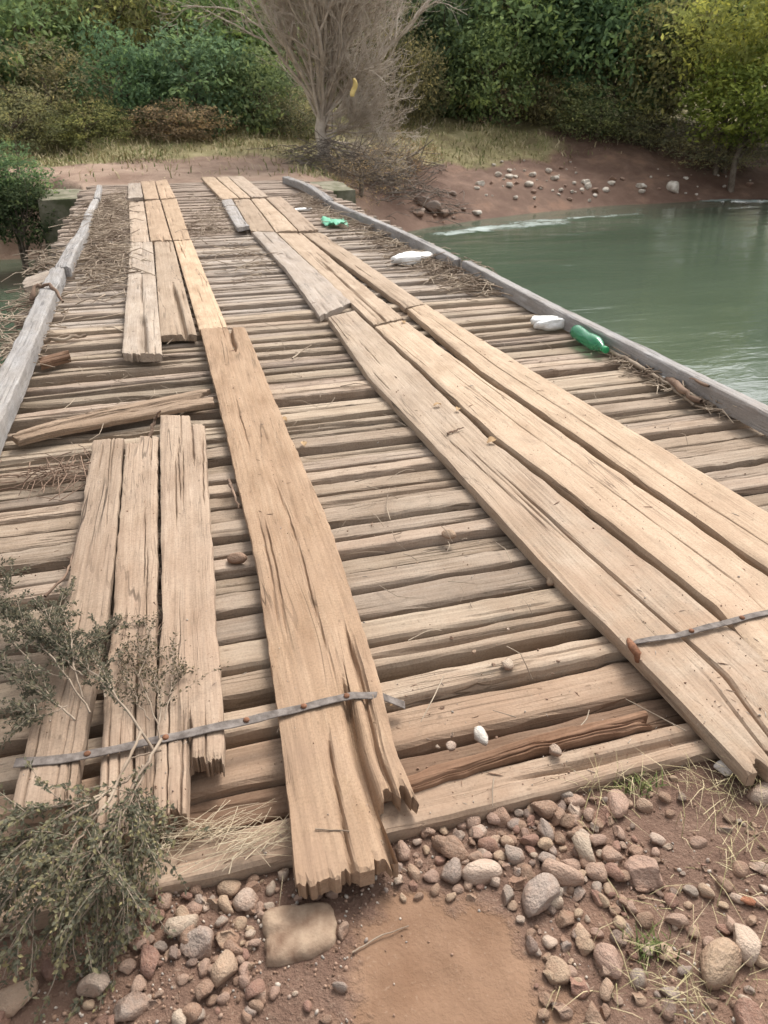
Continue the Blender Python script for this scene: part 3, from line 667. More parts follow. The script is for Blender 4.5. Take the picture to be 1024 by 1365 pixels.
BIG = [ # crop, x, y, size, colour, label
 (7, 440, 697, 80, 'pale', 'pale pinkish stone below the notched plank, largest light stone left of the slab'),
 (7, 485, 750, 80, 'grey', 'grey angular stone beside the flat slab stone'),
 (7, 552, 722, 58, 'tan', 'tan upright stone touching the grey angular stone'),
 (7, 548, 808, 78, 'tan', 'tan egg-shaped stone below the grey angular stone'),
 (7, 235, 848, 70, 'pale', 'pale oval stone right of the green branch tip'),
 (7, 45, 860, 90, 'tan', 'large tan stone at the left edge beside the leafy branch'),
 (7, 322, 900, 80, 'grey', 'long grey stone at the bottom edge below the leafy branch'),
 (7, 140, 802, 64, 'red', 'dull red-brown stone half under the leafy branch'),
 (7, 365, 785, 74, 'red', 'flat dark red stone sunk in the dirt, left of the grey angular stone'),
 (7, 600, 642, 55, 'pale', 'pale squarish stone against the end of the orange-brown plank, left side'),
 (7, 553, 652, 50, 'tan', 'tan stone left of the pale squarish one'),
 (7, 560, 606, 52, 'tan', 'tan stone above the pale squarish one, by the straw'),
 (7, 10, 935, 60, 'red', 'reddish stone cut by the lower left corner'),
 (8, 325, 565, 90, 'pale', 'pale oblong stone at the upper edge of the silt patch'),
 (8, 470, 622, 112, 'grey', 'large blue-grey flat stone right of the silt patch'),
 (8, 522, 572, 98, 'pink', 'pinkish-brown stone behind the blue-grey flat stone'),
 (8, 575, 507, 76, 'pale', 'pale flat stone among brown pebbles, above the blue-grey stone'),
 (8, 655, 405, 80, 'pink', 'pinkish-brown stone next to the dry grass before the first cross plank'),
 (8, 475, 415, 62, 'brown', 'round brown stone close to the first cross plank'),
 (8, 262, 512, 66, 'brown', 'brown stone left of the pale oblong stone'),
 (8, 725, 582, 100, 'pink', 'long pinkish stone above the green grass tuft'),
 (8, 640, 782, 80, 'pink', 'pinkish stone left of the green grass tuft'),
 (8, 555, 842, 58, 'red', 'dark wine-red stone at the right edge of the silt patch'),
 (8, 502, 812, 66, 'tan', 'tan wedge-shaped stone left of the wine-red stone'),
 (8, 630, 862, 58, 'tan', 'small tan stone right of the wine-red stone'),
 (8, 600, 925, 66, 'brown', 'brown stone at the bottom edge below the wine-red stone'),
 (8, 900, 788, 128, 'tan', 'largest tan-grey boulder at the lower right'),
 (8, 962, 745, 88, 'pale', 'pale blocky stone touching the largest boulder'),
 (8, 972, 640, 38, 'orange', 'small bright orange stone, only orange one in the dirt'),
 (8, 985, 935, 100, 'red', 'dark reddish stone cut by the lower right corner'),
 (8, 920, 318, 50, 'white', 'white stone below the near end of the grey plank'),
 (8, 1012, 378, 72, 'pale', 'pale pinkish stone at the right edge under the track planks'),
 (8, 1015, 302, 48, 'white', 'off-white stone at the right edge, above the pale pinkish one'),
 (8, 800, 690, 50, 'pink', 'pinkish-grey stone above the largest boulder'),
 (8, 780, 900, 50, 'dark', 'dark slate stone left of the reddish corner stone'),
]
for cr, cx, cy, s, c, lab in BIG:
    px, py = (c7 if cr == 7 else c8)(cx, cy)
    p = hit(px, py + s * .1)
    put_stone('stone', p, pxsize(px, py, s * .547 * 1.22), c, lab, 'larger stones in the dirt')
SML = [(7, 660, 612, 32), (7, 655, 657, 27), (7, 637, 677, 27), (7, 773, 627, 30), (7, 810, 628, 30), (7, 400, 640, 46), (7, 475, 610, 38), (7, 357, 657, 40), (7, 360, 738, 32), (7, 285, 755, 40), (7, 545, 880, 32), (7, 595, 842, 32), (7, 440, 928, 42), (7, 600, 922, 32), (7, 670, 864, 32), (7, 310, 715, 42), (7, 840, 710, 40), (7, 610, 722, 26), (7, 495, 642, 42), (7, 616, 606, 38), (7, 690, 575, 40),
 (8, 525, 445, 50), (8, 440, 492, 46), (8, 357, 438, 44), (8, 300, 440, 48), (8, 405, 525, 54), (8, 625, 440, 50), (8, 770, 387, 32), (8, 550, 415, 44), (8, 480, 465, 42), (8, 480, 505, 38), (8, 510, 490, 34), (8, 650, 575, 52), (8, 600, 572, 48), (8, 310, 480, 44), (8, 357, 500, 40), (8, 330, 522, 30), (8, 435, 572, 44), (8, 560, 622, 40), (8, 530, 740, 34), (8, 572, 720, 52), (8, 490, 745, 34), (8, 190, 465, 42), (8, 1000, 555, 40), (8, 955, 562, 40), (8, 480, 885, 42), (8, 420, 690, 26), (8, 400, 655, 26), (8, 720, 410, 36), (8, 530, 385, 34), (8, 390, 415, 34), (8, 560, 470, 34), (8, 700, 520, 40), (8, 750, 490, 40), (8, 620, 640, 36), (8, 660, 690, 36), (8, 690, 660, 32), (8, 840, 715, 32)]
for cr, cx, cy, s in SML:
    px, py = (c7 if cr == 7 else c8)(cx, cy)
    put_stone('small_stone', hit(px, py + s * .1), pxsize(px, py, s * .547 * 1.22), rnd.choice(['tan', 'pink', 'brown', 'red', 'brown', 'grey', 'pink', 'tan', 'pale']), 'small rounded fist-sized stone lying in the red dirt before the bridge', 'small stones in the dirt')
# pebbles between them
n_p = 0
while n_p < 260:
    px = rnd.uniform(120, 1040); py = rnd.uniform(1040, 1380)
    if 455 < px < 700 and py > 1165: continue
    if px < 330 and py < 1150: continue
    p = hit(px, py)
    if p[1] > 1.17: continue
    dens = 1.0 if (540 < px < 860 and py < 1220) or (190 < px < 345 and py < 1290) else .35
    if rnd.random() > dens: continue
    s = rnd.choice([.014, .02, .026, .032, .042]) * rnd.uniform(.8, 1.15)
    put_stone('pebble', p, s, rnd.choice(['tan', 'pink', 'brown', 'brown', 'red', 'grey', 'dark', 'pale']), 'pebble no bigger than a walnut in the red dirt before the bridge', 'pebbles in the dirt', sink=.35); n_p += 1
placed = []
def pack(n, box, lo, hi):
    k_ = 0; tries = 0
    while k_ < n and tries < 4000:
        tries += 1
        px, py = rnd.uniform(*box[:2]), rnd.uniform(*box[2:]); p = hit(px, py); s = pxsize(px, py, rnd.uniform(lo, hi) * rnd.uniform(.8, 1.1))
        if p[1] > 1.17 or any(math.hypot(p[0] - a, p[1] - b) < .42 * (s + c) for a, b, c in placed): continue
        placed.append((p[0], p[1], s)); k_ += 1
        put_stone('small_stone', p, s, rnd.choice(['tan', 'pink', 'brown', 'red', 'brown', 'grey', 'pink', 'tan', 'pale']), 'small rounded fist-sized stone lying in the red dirt before the bridge', 'small stones in the dirt', sink=.36)
pack(95, (530, 830, 1065, 1200), 16, 40)
pack(22, (185, 345, 1185, 1330), 16, 40)
pack(40, (690, 1024, 1180, 1365), 14, 36)
# grit: uncountable
def grit(n, box, lo, hi):
    base = np.array([v.co for v in STONES[0].vertices]); ico = stone_mesh(99, 1); bv = np.array([v.co for v in ico.vertices]); bf = np.array([list(p.vertices) for p in ico.polygons])
    V = []; F = []; tone = []; k_ = 0
    r = np.random.default_rng(5)
    while k_ < n:
        x = r.uniform(box[0], box[1]); y_ = r.uniform(box[2], box[3])
        den = float(.5 + fbm(x * 4, y_ * 4, 77))
        sd_ = math.hypot((x - sc_[0]) / .17, (y_ - sc_[1]) / .17)
        if r.random() > den * 1.4 or (sd_ < 1.1 and r.random() < .93): continue
        s = r.uniform(lo, hi) * (1 if r.random() < .8 else 1.6)
        R_ = np.array(Euler(r.uniform(0, 6, 3)).to_matrix())
        V.append(bv * (s * np.array([1, .8, .6])) @ R_.T + [x, y_, float(T(x, y_)) + s * .12]); F.append(bf + len(bv) * k_); tone += [r.random()] * len(bv); k_ += 1
    me = mesh('gravel', np.concatenate(V), np.concatenate(F), None, True); attr(me, 'tone', tone)
    m, nn, l, b = newmat('gravel_stone'); a = nd(nn, 'ShaderNodeAttribute', attribute_name='tone')
    l.new(ramp(nn, l, a.outputs['Fac'], [(0, (.13, .08, .055)), (.3, (.24, .15, .10)), (.6, (.32, .21, .15)), (.8, (.28, .25, .22)), (1, (.5, .42, .34))]), b.inputs['Base Color'])
    me.materials.append(m)
    return kind(link('gravel', me), 'stuff')
grit(6000, (-1.2, 2.0, .35, 1.19), .004, .012)

# flat slab stone by the plank end
def slab():
    import bmesh
    c = hit(399, 1243); sx = pxsize(399, 1243, 96) / 2; sy = .062
    r = np.random.default_rng(3)
    n = 40; V = [(0, 0, .006)]; F = []
    rings = [(.5, .008), (.85, .006), (1.0, -.002), (1.08, -.03)]
    for q, (rr, z) in enumerate(rings):
        for i in range(n):
            a = i * 2 * math.pi / n
            k_ = 1 / (abs(math.cos(a)) ** 5 + abs(math.sin(a)) ** 5) ** .2 * (1 + .07 * math.sin(3 * a + 1) + .05 * vn(i * .6, 2, 8))
            V.append((sx * rr * k_ * math.cos(a), sy * rr * k_ * math.sin(a), z + .004 * float(vn(i * .4, q, 3))))
    for i in range(n): F.append((0, 1 + i, 1 + (i + 1) % n))
    for q in range(3):
        for i in range(n): F.append((1 + q * n + i, 1 + (q + 1) * n + i, 1 + (q + 1) * n + (i + 1) % n, 1 + q * n + (i + 1) % n))
    o = link('slab_stone', mesh('slab_stone', V, F, simple('slab_rock', (.17, .105, .07), (.34, .25, .175), 17, .95, .9, detail=6), True), loc=(c[0], c[1], c[2] + .008), rot=(0, 0, -R(YAW) * .3))
    tag(o, 'flat tan slab stone set flush in the dirt below the orange-brown plank end', 'stone')
slab()
# stones on the deck
for px, py, s, c, lab in [(642, 986, 34, 'white', 'bright white stone lying on the rotten second cross plank'), (675, 888, 26, 'pale', 'pale pebble on a cross plank between the two wheel tracks, near the dirt'),
    (601, 997, 18, 'pale', 'tiny pale stone just left of the bright white stone'), (735, 775, 24, 'tan', 'tan pebble against the inner edge of the grey track plank'), (316, 748, 30, 'brown', 'brown muddy clod between the notched plank and the orange-brown plank'),
    (738, 1003, 24, 'pale', 'pale chip on the first cross plank right of the white stone'), (598, 715, 22, 'tan', 'tan pebble on a cross plank, midway along the orange-brown plank')]:
    put_stone('stone', at(px, py, .0), pxsize(px, py, s), c, lab, flat=.6, sink=.2)
for i in range(26):
    px, py = rnd.choice([(rnd.uniform(500, 760), rnd.uniform(760, 1010)), (rnd.uniform(430, 650), rnd.uniform(560, 760))])
    p = at(px, py, -.006)
    if .52 < p[0] < 1.18: put_stone('deck_pebble', p, rnd.uniform(.008, .02), rnd.choice(['tan', 'pale', 'brown']), 'crumb-sized pebble on the cross planks between the two wheel tracks', 'crumbs of stone on the deck')

# pale rocks along the far shore
for i in range(110):
    px, py = rnd.choice([(rnd.gauss(700, 45), rnd.gauss(238, 12)), (rnd.gauss(830, 60), rnd.gauss(250, 10)), (rnd.uniform(640, 1010), rnd.uniform(225, 268)), (rnd.gauss(590, 22), rnd.gauss(282, 7))])
    p = hit(px, py)
    if p[2] < WZ - .05 or p[1] < 16 : continue
    near_w = px < 620
    put_stone('shore_rock', p, rnd.choice([.08, .12, .18, .3]) * (1.5 if near_w else 1), rnd.choice(['dark', 'grey', 'brown']) if near_w else rnd.choice(['white', 'white', 'pale', 'pink']),
        'dark wet rock at the water below the bare tree' if near_w else 'pale rock on the red earth of the far river bank', 'dark rocks at the far waterline' if near_w else 'pale rocks on the far bank', cat='rock')
put_stone('shore_rock', hit(897, 254), .62, 'white', 'biggest pale rock on the far bank, close to the water', cat='rock')
put_stone('shore_rock', hit(577, 283), .5, 'grey', 'blocky grey rock at the waterline under the bare tree', cat='rock', flat=1)

# ------------------------------------------------------------------ concrete abutment at the far end
def block(name, label, x0, x1, y0, y1, z0, z1, seed, cat='abutment'):
    n = 10; V = []; F = []
    import bmesh
    bm = bmesh.new(); bmesh.ops.create_cube(bm, size=1)
    bmesh.ops.subdivide_edges(bm, edges=bm.edges[:], cuts=7, use_grid_fill=True)
    for v in bm.verts:
        c = v.co; e = sum(1 for a in c if abs(abs(a) - .5) < .01)
        if e >= 2: c *= .985
        v.co = ((x0 + x1) / 2 + c.x * (x1 - x0), (y0 + y1) / 2 + c.y * (y1 - y0), (z0 + z1) / 2 + c.z * (z1 - z0))
        v.co += Vector([.02 * float(vn(v.co.x * 3 + q * 5, v.co.y * 3 + v.co.z * 4, seed + q)) for q in range(3)])
    me = bpy.data.meshes.new(name); bm.to_mesh(me); bm.free(); me.materials.append(M['concrete'])
    return tag(link(name, me), label, cat)
block('concrete_abutment', 'mossy concrete abutment under the far end of the bridge', -1.95, 4.0, 15.55, 17.2, -2.4, -.15, 4)
block('concrete_block', 'small mossy concrete block below the left kerb beam at the far end', -1.42, -.85, 13.3, 14.2, -2.6, -.40, 6, 'block')

# ------------------------------------------------------------------ foliage
def leaf_cloud(name, seed, n_clump, per, leaf, aspect=.45, spread=.16, shape='round', droop=.15, hollow=.35):
    """A crown of unit radius: clumps of leaf-sized bent quads spread unevenly through the volume."""
    r = np.random.default_rng(seed)
    c = r.normal(size=(n_clump * 3, 3)); c /= np.linalg.norm(c, axis=1)[:, None]
    rad = hollow + (1 - hollow) * r.random(len(c)) ** .55
    lump = 1 + .38 * fbm(c[:, 0] * 1.9 + seed, c[:, 1] * 1.9 + c[:, 2] * 1.7, seed, 3)
    c = c * (rad * lump)[:, None]
    if shape == 'tall': c[:, 2] *= 1.25
    keep = fbm(c[:, 0] * 2.4 + 5, c[:, 1] * 2.4 + c[:, 2] * 2.1, seed + 3, 2) > -.22       # gaps
    c = c[keep][:n_clump]
    N = len(c) * per
    cc = np.repeat(c, per, 0); ct = np.repeat(r.random(len(c)), per)
    sz = np.repeat(spread * r.uniform(.6, 1.4, len(c)), per)
    d = r.normal(size=(N, 3)) * sz[:, None] * np.array([1, 1, .6])
    p = cc + d
    out = p / np.maximum(np.linalg.norm(p, axis=1)[:, None], .1)
    ax = out * .6 + r.normal(size=(N, 3)) * .8 + np.array([0, 0, -droop]); ax /= np.linalg.norm(ax, axis=1)[:, None]
    up = r.normal(size=(N, 3)) * .55 + np.array([0, 0, .9]) + out * .35
    sd_ = np.cross(ax, up); sd_ /= np.maximum(np.linalg.norm(sd_, axis=1)[:, None], 1e-6)
    L = leaf * r.uniform(.6, 1.35, N)[:, None]; W = L * aspect * .5
    nn = np.cross(sd_, ax)
    V = np.stack([p, p + ax * L * .5 + sd_ * W, p + ax * L - nn * L * .12, p + ax * L * .5 - sd_ * W], 1).reshape(-1, 3)
    F = np.arange(N * 4).reshape(N, 4)
    me = mesh(name, V, F, M['leaf'])
    attr(me, 'tone', np.repeat(np.clip(ct * .70 + r.random(N) * .30, 0, 1), 4))
    return me
CROWN = {'broad': [leaf_cloud('crown', 100 + i, 330, 18, .105, .46, .135) for i in range(4)],
         'fine': [leaf_cloud('crown', 200 + i, 420, 22, .07, .34, .11, hollow=.2) for i in range(3)],
         'tall': [leaf_cloud('crown', 300 + i, 300, 20, .10, .30, .10, 'tall', .7) for i in range(3)],
         'bare': [leaf_cloud('crown', 400 + i, 150, 16, .06, .3, .12, hollow=.2) for i in range(2)]}
def limb_lines(seed, n=9):
    r = np.random.default_rng(seed); out = []
    trunk = np.array([[0, 0, 0], [.04, .02, .35], [-.03, .05, .8], [.02, 0, 1.3]]); out.append((resample(trunk, 8), np.linspace(.07, .03, 8)))
    for i in range(n):
        b = np.array([0, 0, r.uniform(.3, 1.1)]); a = r.uniform(0, 6.28); l_ = r.uniform(.5, .95)
        e = b + np.array([math.cos(a) * l_, math.sin(a) * l_, l_ * r.uniform(.4, .9)])
        m_ = (b + e) / 2 + r.normal(size=3) * .07
        out.append((resample(np.array([b, m_, e]), 7), np.linspace(.03, .007, 7)))
    return out
TRUNK = [tube_mesh('trunk', limb_lines(i), M['bark'], 5) for i in range(3)]
G = dict(dark=(0.078, 0.101, 0.054), deep=(0.151, 0.218, 0.112), green=(0.207, 0.280, 0.134), blue=(0.157, 0.230, 0.129), olive=(0.241, 0.252, 0.118), dull=(0.252, 0.246, 0.146), yellow=(.235, .265, .075), lime=(0.325, 0.347, 0.106), bamboo=(0.280, 0.286, 0.134), brown=(0.291, 0.218, 0.151), dusty=(0.286, 0.280, 0.185))
def tree(px, py, dist, rx, ry, colr, shape, label, name='tree', cat='tree', group='trees and bushes on the far bank'):
    c = at_dist(px, py, dist); dd = math.dist(c, (0, 0, CAM_H))
    a = rx / FPX * dd; h = ry / FPX * dd
    gz_ = float(T(c[0], c[1])); cz = max(c[2], gz_ + h * .55)
    root = tag(link(name, None, loc=(c[0], c[1], gz_)), label, cat, group)
    o = link('crown', rnd.choice(CROWN[shape]), root, (0, 0, cz - gz_), (0, 0, rnd.uniform(0, 6.28)), (a * .95, a * .95, h * .93))
    cc = G[colr]; k_ = rnd.uniform(.88, 1.15); o.color = (cc[0] * k_ * rnd.uniform(.92, 1.1), cc[1] * k_, cc[2] * k_ * rnd.uniform(.9, 1.1), 1)
    th_ = (cz - gz_) + h * .35
    link('trunk', rnd.choice(TRUNK), root, (0, 0, -.1), (0, 0, rnd.uniform(0, 6)), (a * .8, a * .8, th_ / 1.3))
    return root
TREES = [
 (480, 232, 19.6, 62, 40, 'brown', 'bare', 'brown leafless undergrowth at the foot of the bare tree'),
 (545, 245, 20.0, 45, 36, 'brown', 'bare', 'brown brush on the bank edge right of the bare tree foot'),
 (25, 55, 28, 80, 75, 'green', 'broad', 'mid-green bushy tree at the upper left edge'),
 (112, 25, 30, 85, 70, 'bamboo', 'tall', 'yellowish-green feathery bamboo clump, leftmost of the bamboo'),
 (60, 125, 25.5, 80, 55, 'dull', 'fine', 'dull brown-green bush, largest at the left above the road'),
 (200, 55, 29.5, 72, 75, 'olive', 'tall', 'olive feathery clump behind the blue-green bushes'),
 (165, 125, 25.5, 55, 62, 'blue', 'broad', 'left one of the two dark blue-green bushes above the road'),
 (265, 125, 26, 70, 62, 'blue', 'broad', 'right one of the two dark blue-green bushes above the road'),
 (300, 45, 29, 80, 65, 'green', 'broad', 'green tree top above the blue-green bushes'),
 (345, 130, 26, 58, 58, 'green', 'broad', 'dark green bush left of the bare tree'),
 (235, 172, 24.2, 62, 26, 'brown', 'fine', 'low dry brown shrub just behind the dirt road'),
 (385, 55, 30, 70, 75, 'dusty', 'fine', 'pale dull-green bush behind the bare tree twigs, left side'),
 (15, 165, 24, 50, 38, 'dull', 'fine', 'brown-green low bush at the left edge behind the road'),
 (112, 168, 24, 50, 28, 'olive', 'fine', 'small olive bush under the blue-green ones'),
 (400, 165, 25.5, 50, 36, 'dusty', 'fine', 'dusty low bush beside the bare tree trunk'),
 (480, 70, 31, 75, 80, 'dull', 'fine', 'brown-green tree behind the middle of the bare tree'),
 (535, 120, 29, 55, 70, 'dull', 'fine', 'dull bush behind the right twigs of the bare tree'),
 (600, 65, 28.5, 62, 85, 'deep', 'broad', 'dark green tree directly right of the bare tree'),
 (650, 95, 27.5, 55, 55, 'green', 'broad', 'bright mid-green leafy tree overhanging the grass terrace'),
 (690, 40, 29.5, 85, 75, 'green', 'broad', 'big rich green tree at the top right of the bare tree'),
 (655, 160, 27.6, 48, 42, 'brown', 'bare', 'brown dead vine thicket above the grass terrace'),
 (770, 35, 30.5, 85, 70, 'deep', 'broad', 'deep green tree at the upper right centre'),
 (745, 135, 29, 60, 45, 'dull', 'fine', 'dull green thicket above the grass, right of the dead vines'),
 (840, 70, 29, 70, 80, 'deep', 'broad', 'dark green tree above the bare red bank'),
 (800, 150, 27.5, 62, 32, 'olive', 'fine', 'olive shrub on the lip of the red bank'),
 (900, 75, 31, 60, 65, 'olive', 'broad', 'pale olive leafy tree above the red bank'),
 (992, 40, 29, 66, 66, 'lime', 'broad', 'tall yellow-green tree at the upper right edge'),
 (1000, 132, 28.2, 70, 48, 'yellow', 'broad', 'yellow-leaved tree leaning over the water at the right edge'),
 (975, 188, 29.5, 70, 30, 'dull', 'fine', 'dark low bush beneath the yellow-leaved tree'),
 (870, 165, 27.5, 50, 32, 'dull', 'fine', 'small brown-green shrub on top of the red bank'),
]
for t in TREES: tree(t[0], t[1], t[2] + (3.2 if 540 < t[0] < 880 else 0), *t[3:])
for i in range(13):
    px = -60 + i * 95
    tree(px, rnd.uniform(-25, 35), 35, 95, 95, rnd.choice(['deep', 'green', 'dull', 'olive', 'deep']) if px > 520 else rnd.choice(['green', 'olive', 'bamboo', 'dull']), rnd.choice(['broad', 'fine']),
         'tree of the back row closing off the view behind the nearer bushes', group='back row of trees')
for px, py, d_, rx, ry, c_, sh_, lab in [(1190, 70, 32, 90, 120, 'green', 'broad', 'green tree past the yellow-leaved tree'), (1300, 80, 32, 90, 130, 'deep', 'broad', 'dark tree past the yellow-leaved tree'), (-90, 80, 27, 90, 110, 'green', 'broad', 'green bush past the left edge of the road')]:
    tree(px, py, d_, rx, ry, c_, sh_, lab)
# bush overhanging the water on the left, on the near side of the abutment
for px, py, d_, rx, ry, c_, lab in [(8, 240, 16.6, 46, 34, 'deep', 'dark green bush at the water beside the concrete abutment'), (22, 283, 16.0, 40, 34, 'dark', 'darkest low bush hanging to the water at the left edge'), (-70, 255, 16.8, 60, 60, 'deep', 'dark bush at the left bank beyond the darkest one')]:
    c = at_dist(px, py, d_); dd = math.dist(c, (0, 0, CAM_H)); a = rx / FPX * dd; h = ry / FPX * dd
    gz_ = float(T(c[0], c[1]))
    root = tag(link('bush', None, loc=(c[0], c[1], gz_)), lab, 'bush', 'trees and bushes on the far bank')
    o = link('crown', rnd.choice(CROWN['broad']), root, (0, 0, c[2] - gz_), (0, 0, 1), (a, a, h)); o.color = (*G[c_], 1)
    link('trunk', TRUNK[0], root, (0, 0, 0), (0, 0, 2), (a * .8, a * .8, max(.4, (c[2] - gz_ + h * .3) / 1.3)))

# ------------------------------------------------------------------ the bare tree
def bare_tree():
    b = hit(432, 214); root = tag(link('bare_tree', None, loc=b), 'leafless grey-brown tree with a fan of fine twigs at the end of the bridge', 'tree')
    r = np.random.default_rng(42)
    limbs, twigs, trunk = [], [], []
    def grow(p, d, ln, rad, lvl, store):
        n = 7; P = [p]; dd = d / np.linalg.norm(d)
        for i in range(n):
            dd = dd + r.normal(size=3) * .14 + np.array([0, 0, .025]); dd /= np.linalg.norm(dd); P.append(P[-1] + dd * ln / n)
        P = np.array(P); store.append((P, np.linspace(rad, rad * .45, n + 1)))
        if lvl >= 4: return
        k_ = [0, 9, 7, 5][lvl] if lvl else 0
        for j in range(k_):
            t = r.uniform(.25, 1.0); q = P[min(int(t * n), n)]
            a = r.normal(size=3); a -= a.dot(dd) * dd; a /= np.linalg.norm(a)
            nd_ = dd * r.uniform(.7, 1.2) + a * r.uniform(.35, .75) + np.array([0, 0, .12])
            grow(q, nd_, ln * r.uniform(.38, .62), rad * .42, lvl + 1, limbs if lvl + 1 < 3 else twigs)
    # leaning base, then stems fanning up
    tb = np.array([[0, 0, -.2], [.02, 0, .25], [-.06, .05, .7], [.0, .0, 1.15]])
    trunk.append((resample(tb, 12), np.linspace(.21, .13, 12)))
    for a, l_ in ((-.5, .5), (.4, .55), (1.9, .45), (3.4, .5)):
        trunk.append((resample(np.array([[0, 0, .2], [math.cos(a) * .3, math.sin(a) * .3, -.02], [math.cos(a) * l_, math.sin(a) * l_, -.2]]), 8), np.linspace(.10, .03, 8)))
    rt = np.array([math.cos(_y), -math.sin(_y), 0]); fw = np.array([math.sin(_y), math.cos(_y), 0])
    stems = [(-.62, .0, 3.3, .055), (-.40, .25, 3.4, .065), (-.22, -.2, 3.8, .07), (-.05, .15, 4.2, .08), (.08, -.25, 3.9, .07), (.20, .2, 4.0, .07), (.34, -.1, 3.6, .06), (.50, .2, 3.2, .05), (-.85, -.2, 2.5, .045), (.62, -.3, 2.4, .04), (-.12, .5, 3.8, .06), (.15, .5, 3.8, .06), (.45, -.2, 3.9, .06), (.62, .2, 3.8, .06), (.30, .3, 4.2, .06), (-.55, -.3, 3.8, .06), (.8, 0, 3.2, .05), (.52, .45, 3.6, .05), (-.3, -.4, 4.0, .045), (.1, -.5, 4.2, .045), (.4, .5, 4.0, .045), (-.1, -.1, 4.4, .05)]
    for s_, f_, ln, rad in stems:
        grow(tb[-1] + np.array([0, 0, r.uniform(-.65, 0)]), rt * s_ * .74 + fw * f_ + np.array([0, 0, 1.05]), ln * 1.05, rad, 1, limbs)
    # low, drooping, half-broken branches on the river side
    for s_, z_, h0 in ((.9, .35, .9), (1.0, .1, .6), (.8, -.15, .7), (1.1, -.25, .9), (.7, .5, 1.0), (.9, -.35, .5), (.6, -.05, 1.1), (1.0, .25, .5), (.8, -.5, .6), (.5, -.4, .5), (1.0, -.4, .9), (.3, -.3, .6)):
        grow(np.array([0, 0, h0]), rt * s_ + fw * r.uniform(-.5, .4) + np.array([0, 0, z_]), r.uniform(1.3, 2.0), .035, 1, limbs)
    link('trunk', tube_mesh('trunk', trunk, M['palebark'], 9), root)
    link('branches', tube_mesh('branches', limbs, M['palebark'], 5), root)
    tw = [(P, np.maximum(rr, .0036)) for P, rr in twigs]
    o = link('twigs', tube_mesh('twigs', tw, M['palebark'], 3), root); o['kind'] = 'stuff'
    print('twigs', len(tw), 'limbs', len(limbs))
bare_tree()
# a yellow rag hanging in its twigs
def rag():
    p = at_dist(472, 118, 19.3); n = 10; V = []; F = []
    for i in range(n + 1):
        t = i / n; wd = .03 + .03 * math.sin(t * 3) ; z = .2 - t * .36
        for s in (-1, 0, 1): V.append((s * wd + .04 * math.sin(t * 5), .02 * s * s + .03 * math.sin(t * 4 + s), z))
    for i in range(n):
        for j in range(2): F.append((i * 3 + j, i * 3 + j + 1, i * 3 + j + 4, i * 3 + j + 3))
    me = mesh('rag', V, F, simple('yellow_cloth', (.55, .40, .14), (.68, .52, .22), 10), True)
    o = link('yellow_rag', me, loc=p); md = o.modifiers.new('s', 'SOLIDIFY'); md.thickness = .008
    tag(o, 'yellow rag caught on the bare tree', 'rag')
rag()

# ------------------------------------------------------------------ drift litter: reeds and sticks
def stick_pile(name, label, spots, n, lo, hi, r0, r1, mat, seed, heap=.08, zbase=0., flat=.25, sides=4, kindn='stuff', align=None):
    r = np.random.default_rng(seed); lines = []
    for k_ in range(n):
        x, y_, sx, sy = spots[r.integers(len(spots))]
        c = np.array([x + r.normal() * sx, y_ + r.normal() * sy, 0]); g = math.exp(-((c[0] - x) / (1.3 * sx)) ** 2 - ((c[1] - y_) / (1.3 * sy)) ** 2)
        c[2] = zbase(c[0], c[1]) if callable(zbase) else zbase
        c[2] += r.random() * heap * g + .006
        a = r.uniform(0, 6.28) if align is None else align + r.normal() * .5
        l_ = r.uniform(lo, hi); d = np.array([math.cos(a), math.sin(a), r.normal() * flat * g])
        bend = r.normal(size=3) * l_ * .10; bend[2] = abs(bend[2])
        P = np.array([c - d * l_ / 2, c + bend, c + d * l_ / 2]); fl = (zbase if not callable(zbase) else c[2] - .03); P[:, 2] = np.maximum(P[:, 2], fl + .004)
        rr = r.uniform(r0, r1); lines.append((resample(P, 5), np.linspace(rr, rr * .6, 5)))
    o = link(name, tube_mesh(name, lines, mat, sides), None)
    o['label'] = label
    return kind(o, kindn)
def tl(c): return c
M['reed'] = simple('reed_litter', (.16, .115, .082), (.42, .34, .255), 3.5, detail=2)
M['brownstick'] = simple('brown_stick', (.13, .085, .06), (.28, .19, .135), 5)
W2 = lambda px, py: at(px, py, 0)[:2]
spL = [(*W2(150, 330), .16, .9), (*W2(150, 300), .2, 1.0), (*W2(150, 370), .18, .7), (*W2(125, 300), .12, 1.0), (*W2(140, 350), .2, .5), (*W2(155, 275), .18, .8)]
stick_pile('reed_litter', 'heap of broken reeds and flood litter beside the left kerb beam', spL, 1050, .08, .48, .0025, .0075, M['reed'], 61, .09, .005)
stick_pile('reed_litter', 'thin flood litter on the middle strip between the far track planks', [(*W2(285, 295), .22, .8), (*W2(300, 280), .2, 1.0), (*W2(320, 350), .25, .5), (*W2(270, 310), .2, .3)], 420, .06, .32, .002, .006, M['reed'], 62, .04, .005)
stick_pile('reed_litter', 'flood litter caught along the right kerb beam', [(*W2(600, 368), .16, .35), (*W2(640, 385), .12, .25), (*W2(540, 335), .18, .5), (*W2(500, 315), .15, .7), (*W2(440, 290), .12, 1.0), (*W2(420, 275), .12, .8), (*W2(580, 352), .2, .3)], 700, .08, .4, .003, .007, M['reed'], 63, .08, .005)
stick_pile('reed_litter', 'flood litter hanging outside the left kerb beam', [(-1.05, 6.8, .1, .5), (-1.02, 5.8, .12, .5), (-1.08, 8.5, .1, .6)], 260, .1, .4, .003, .007, M['reed'], 64, .05, .0)
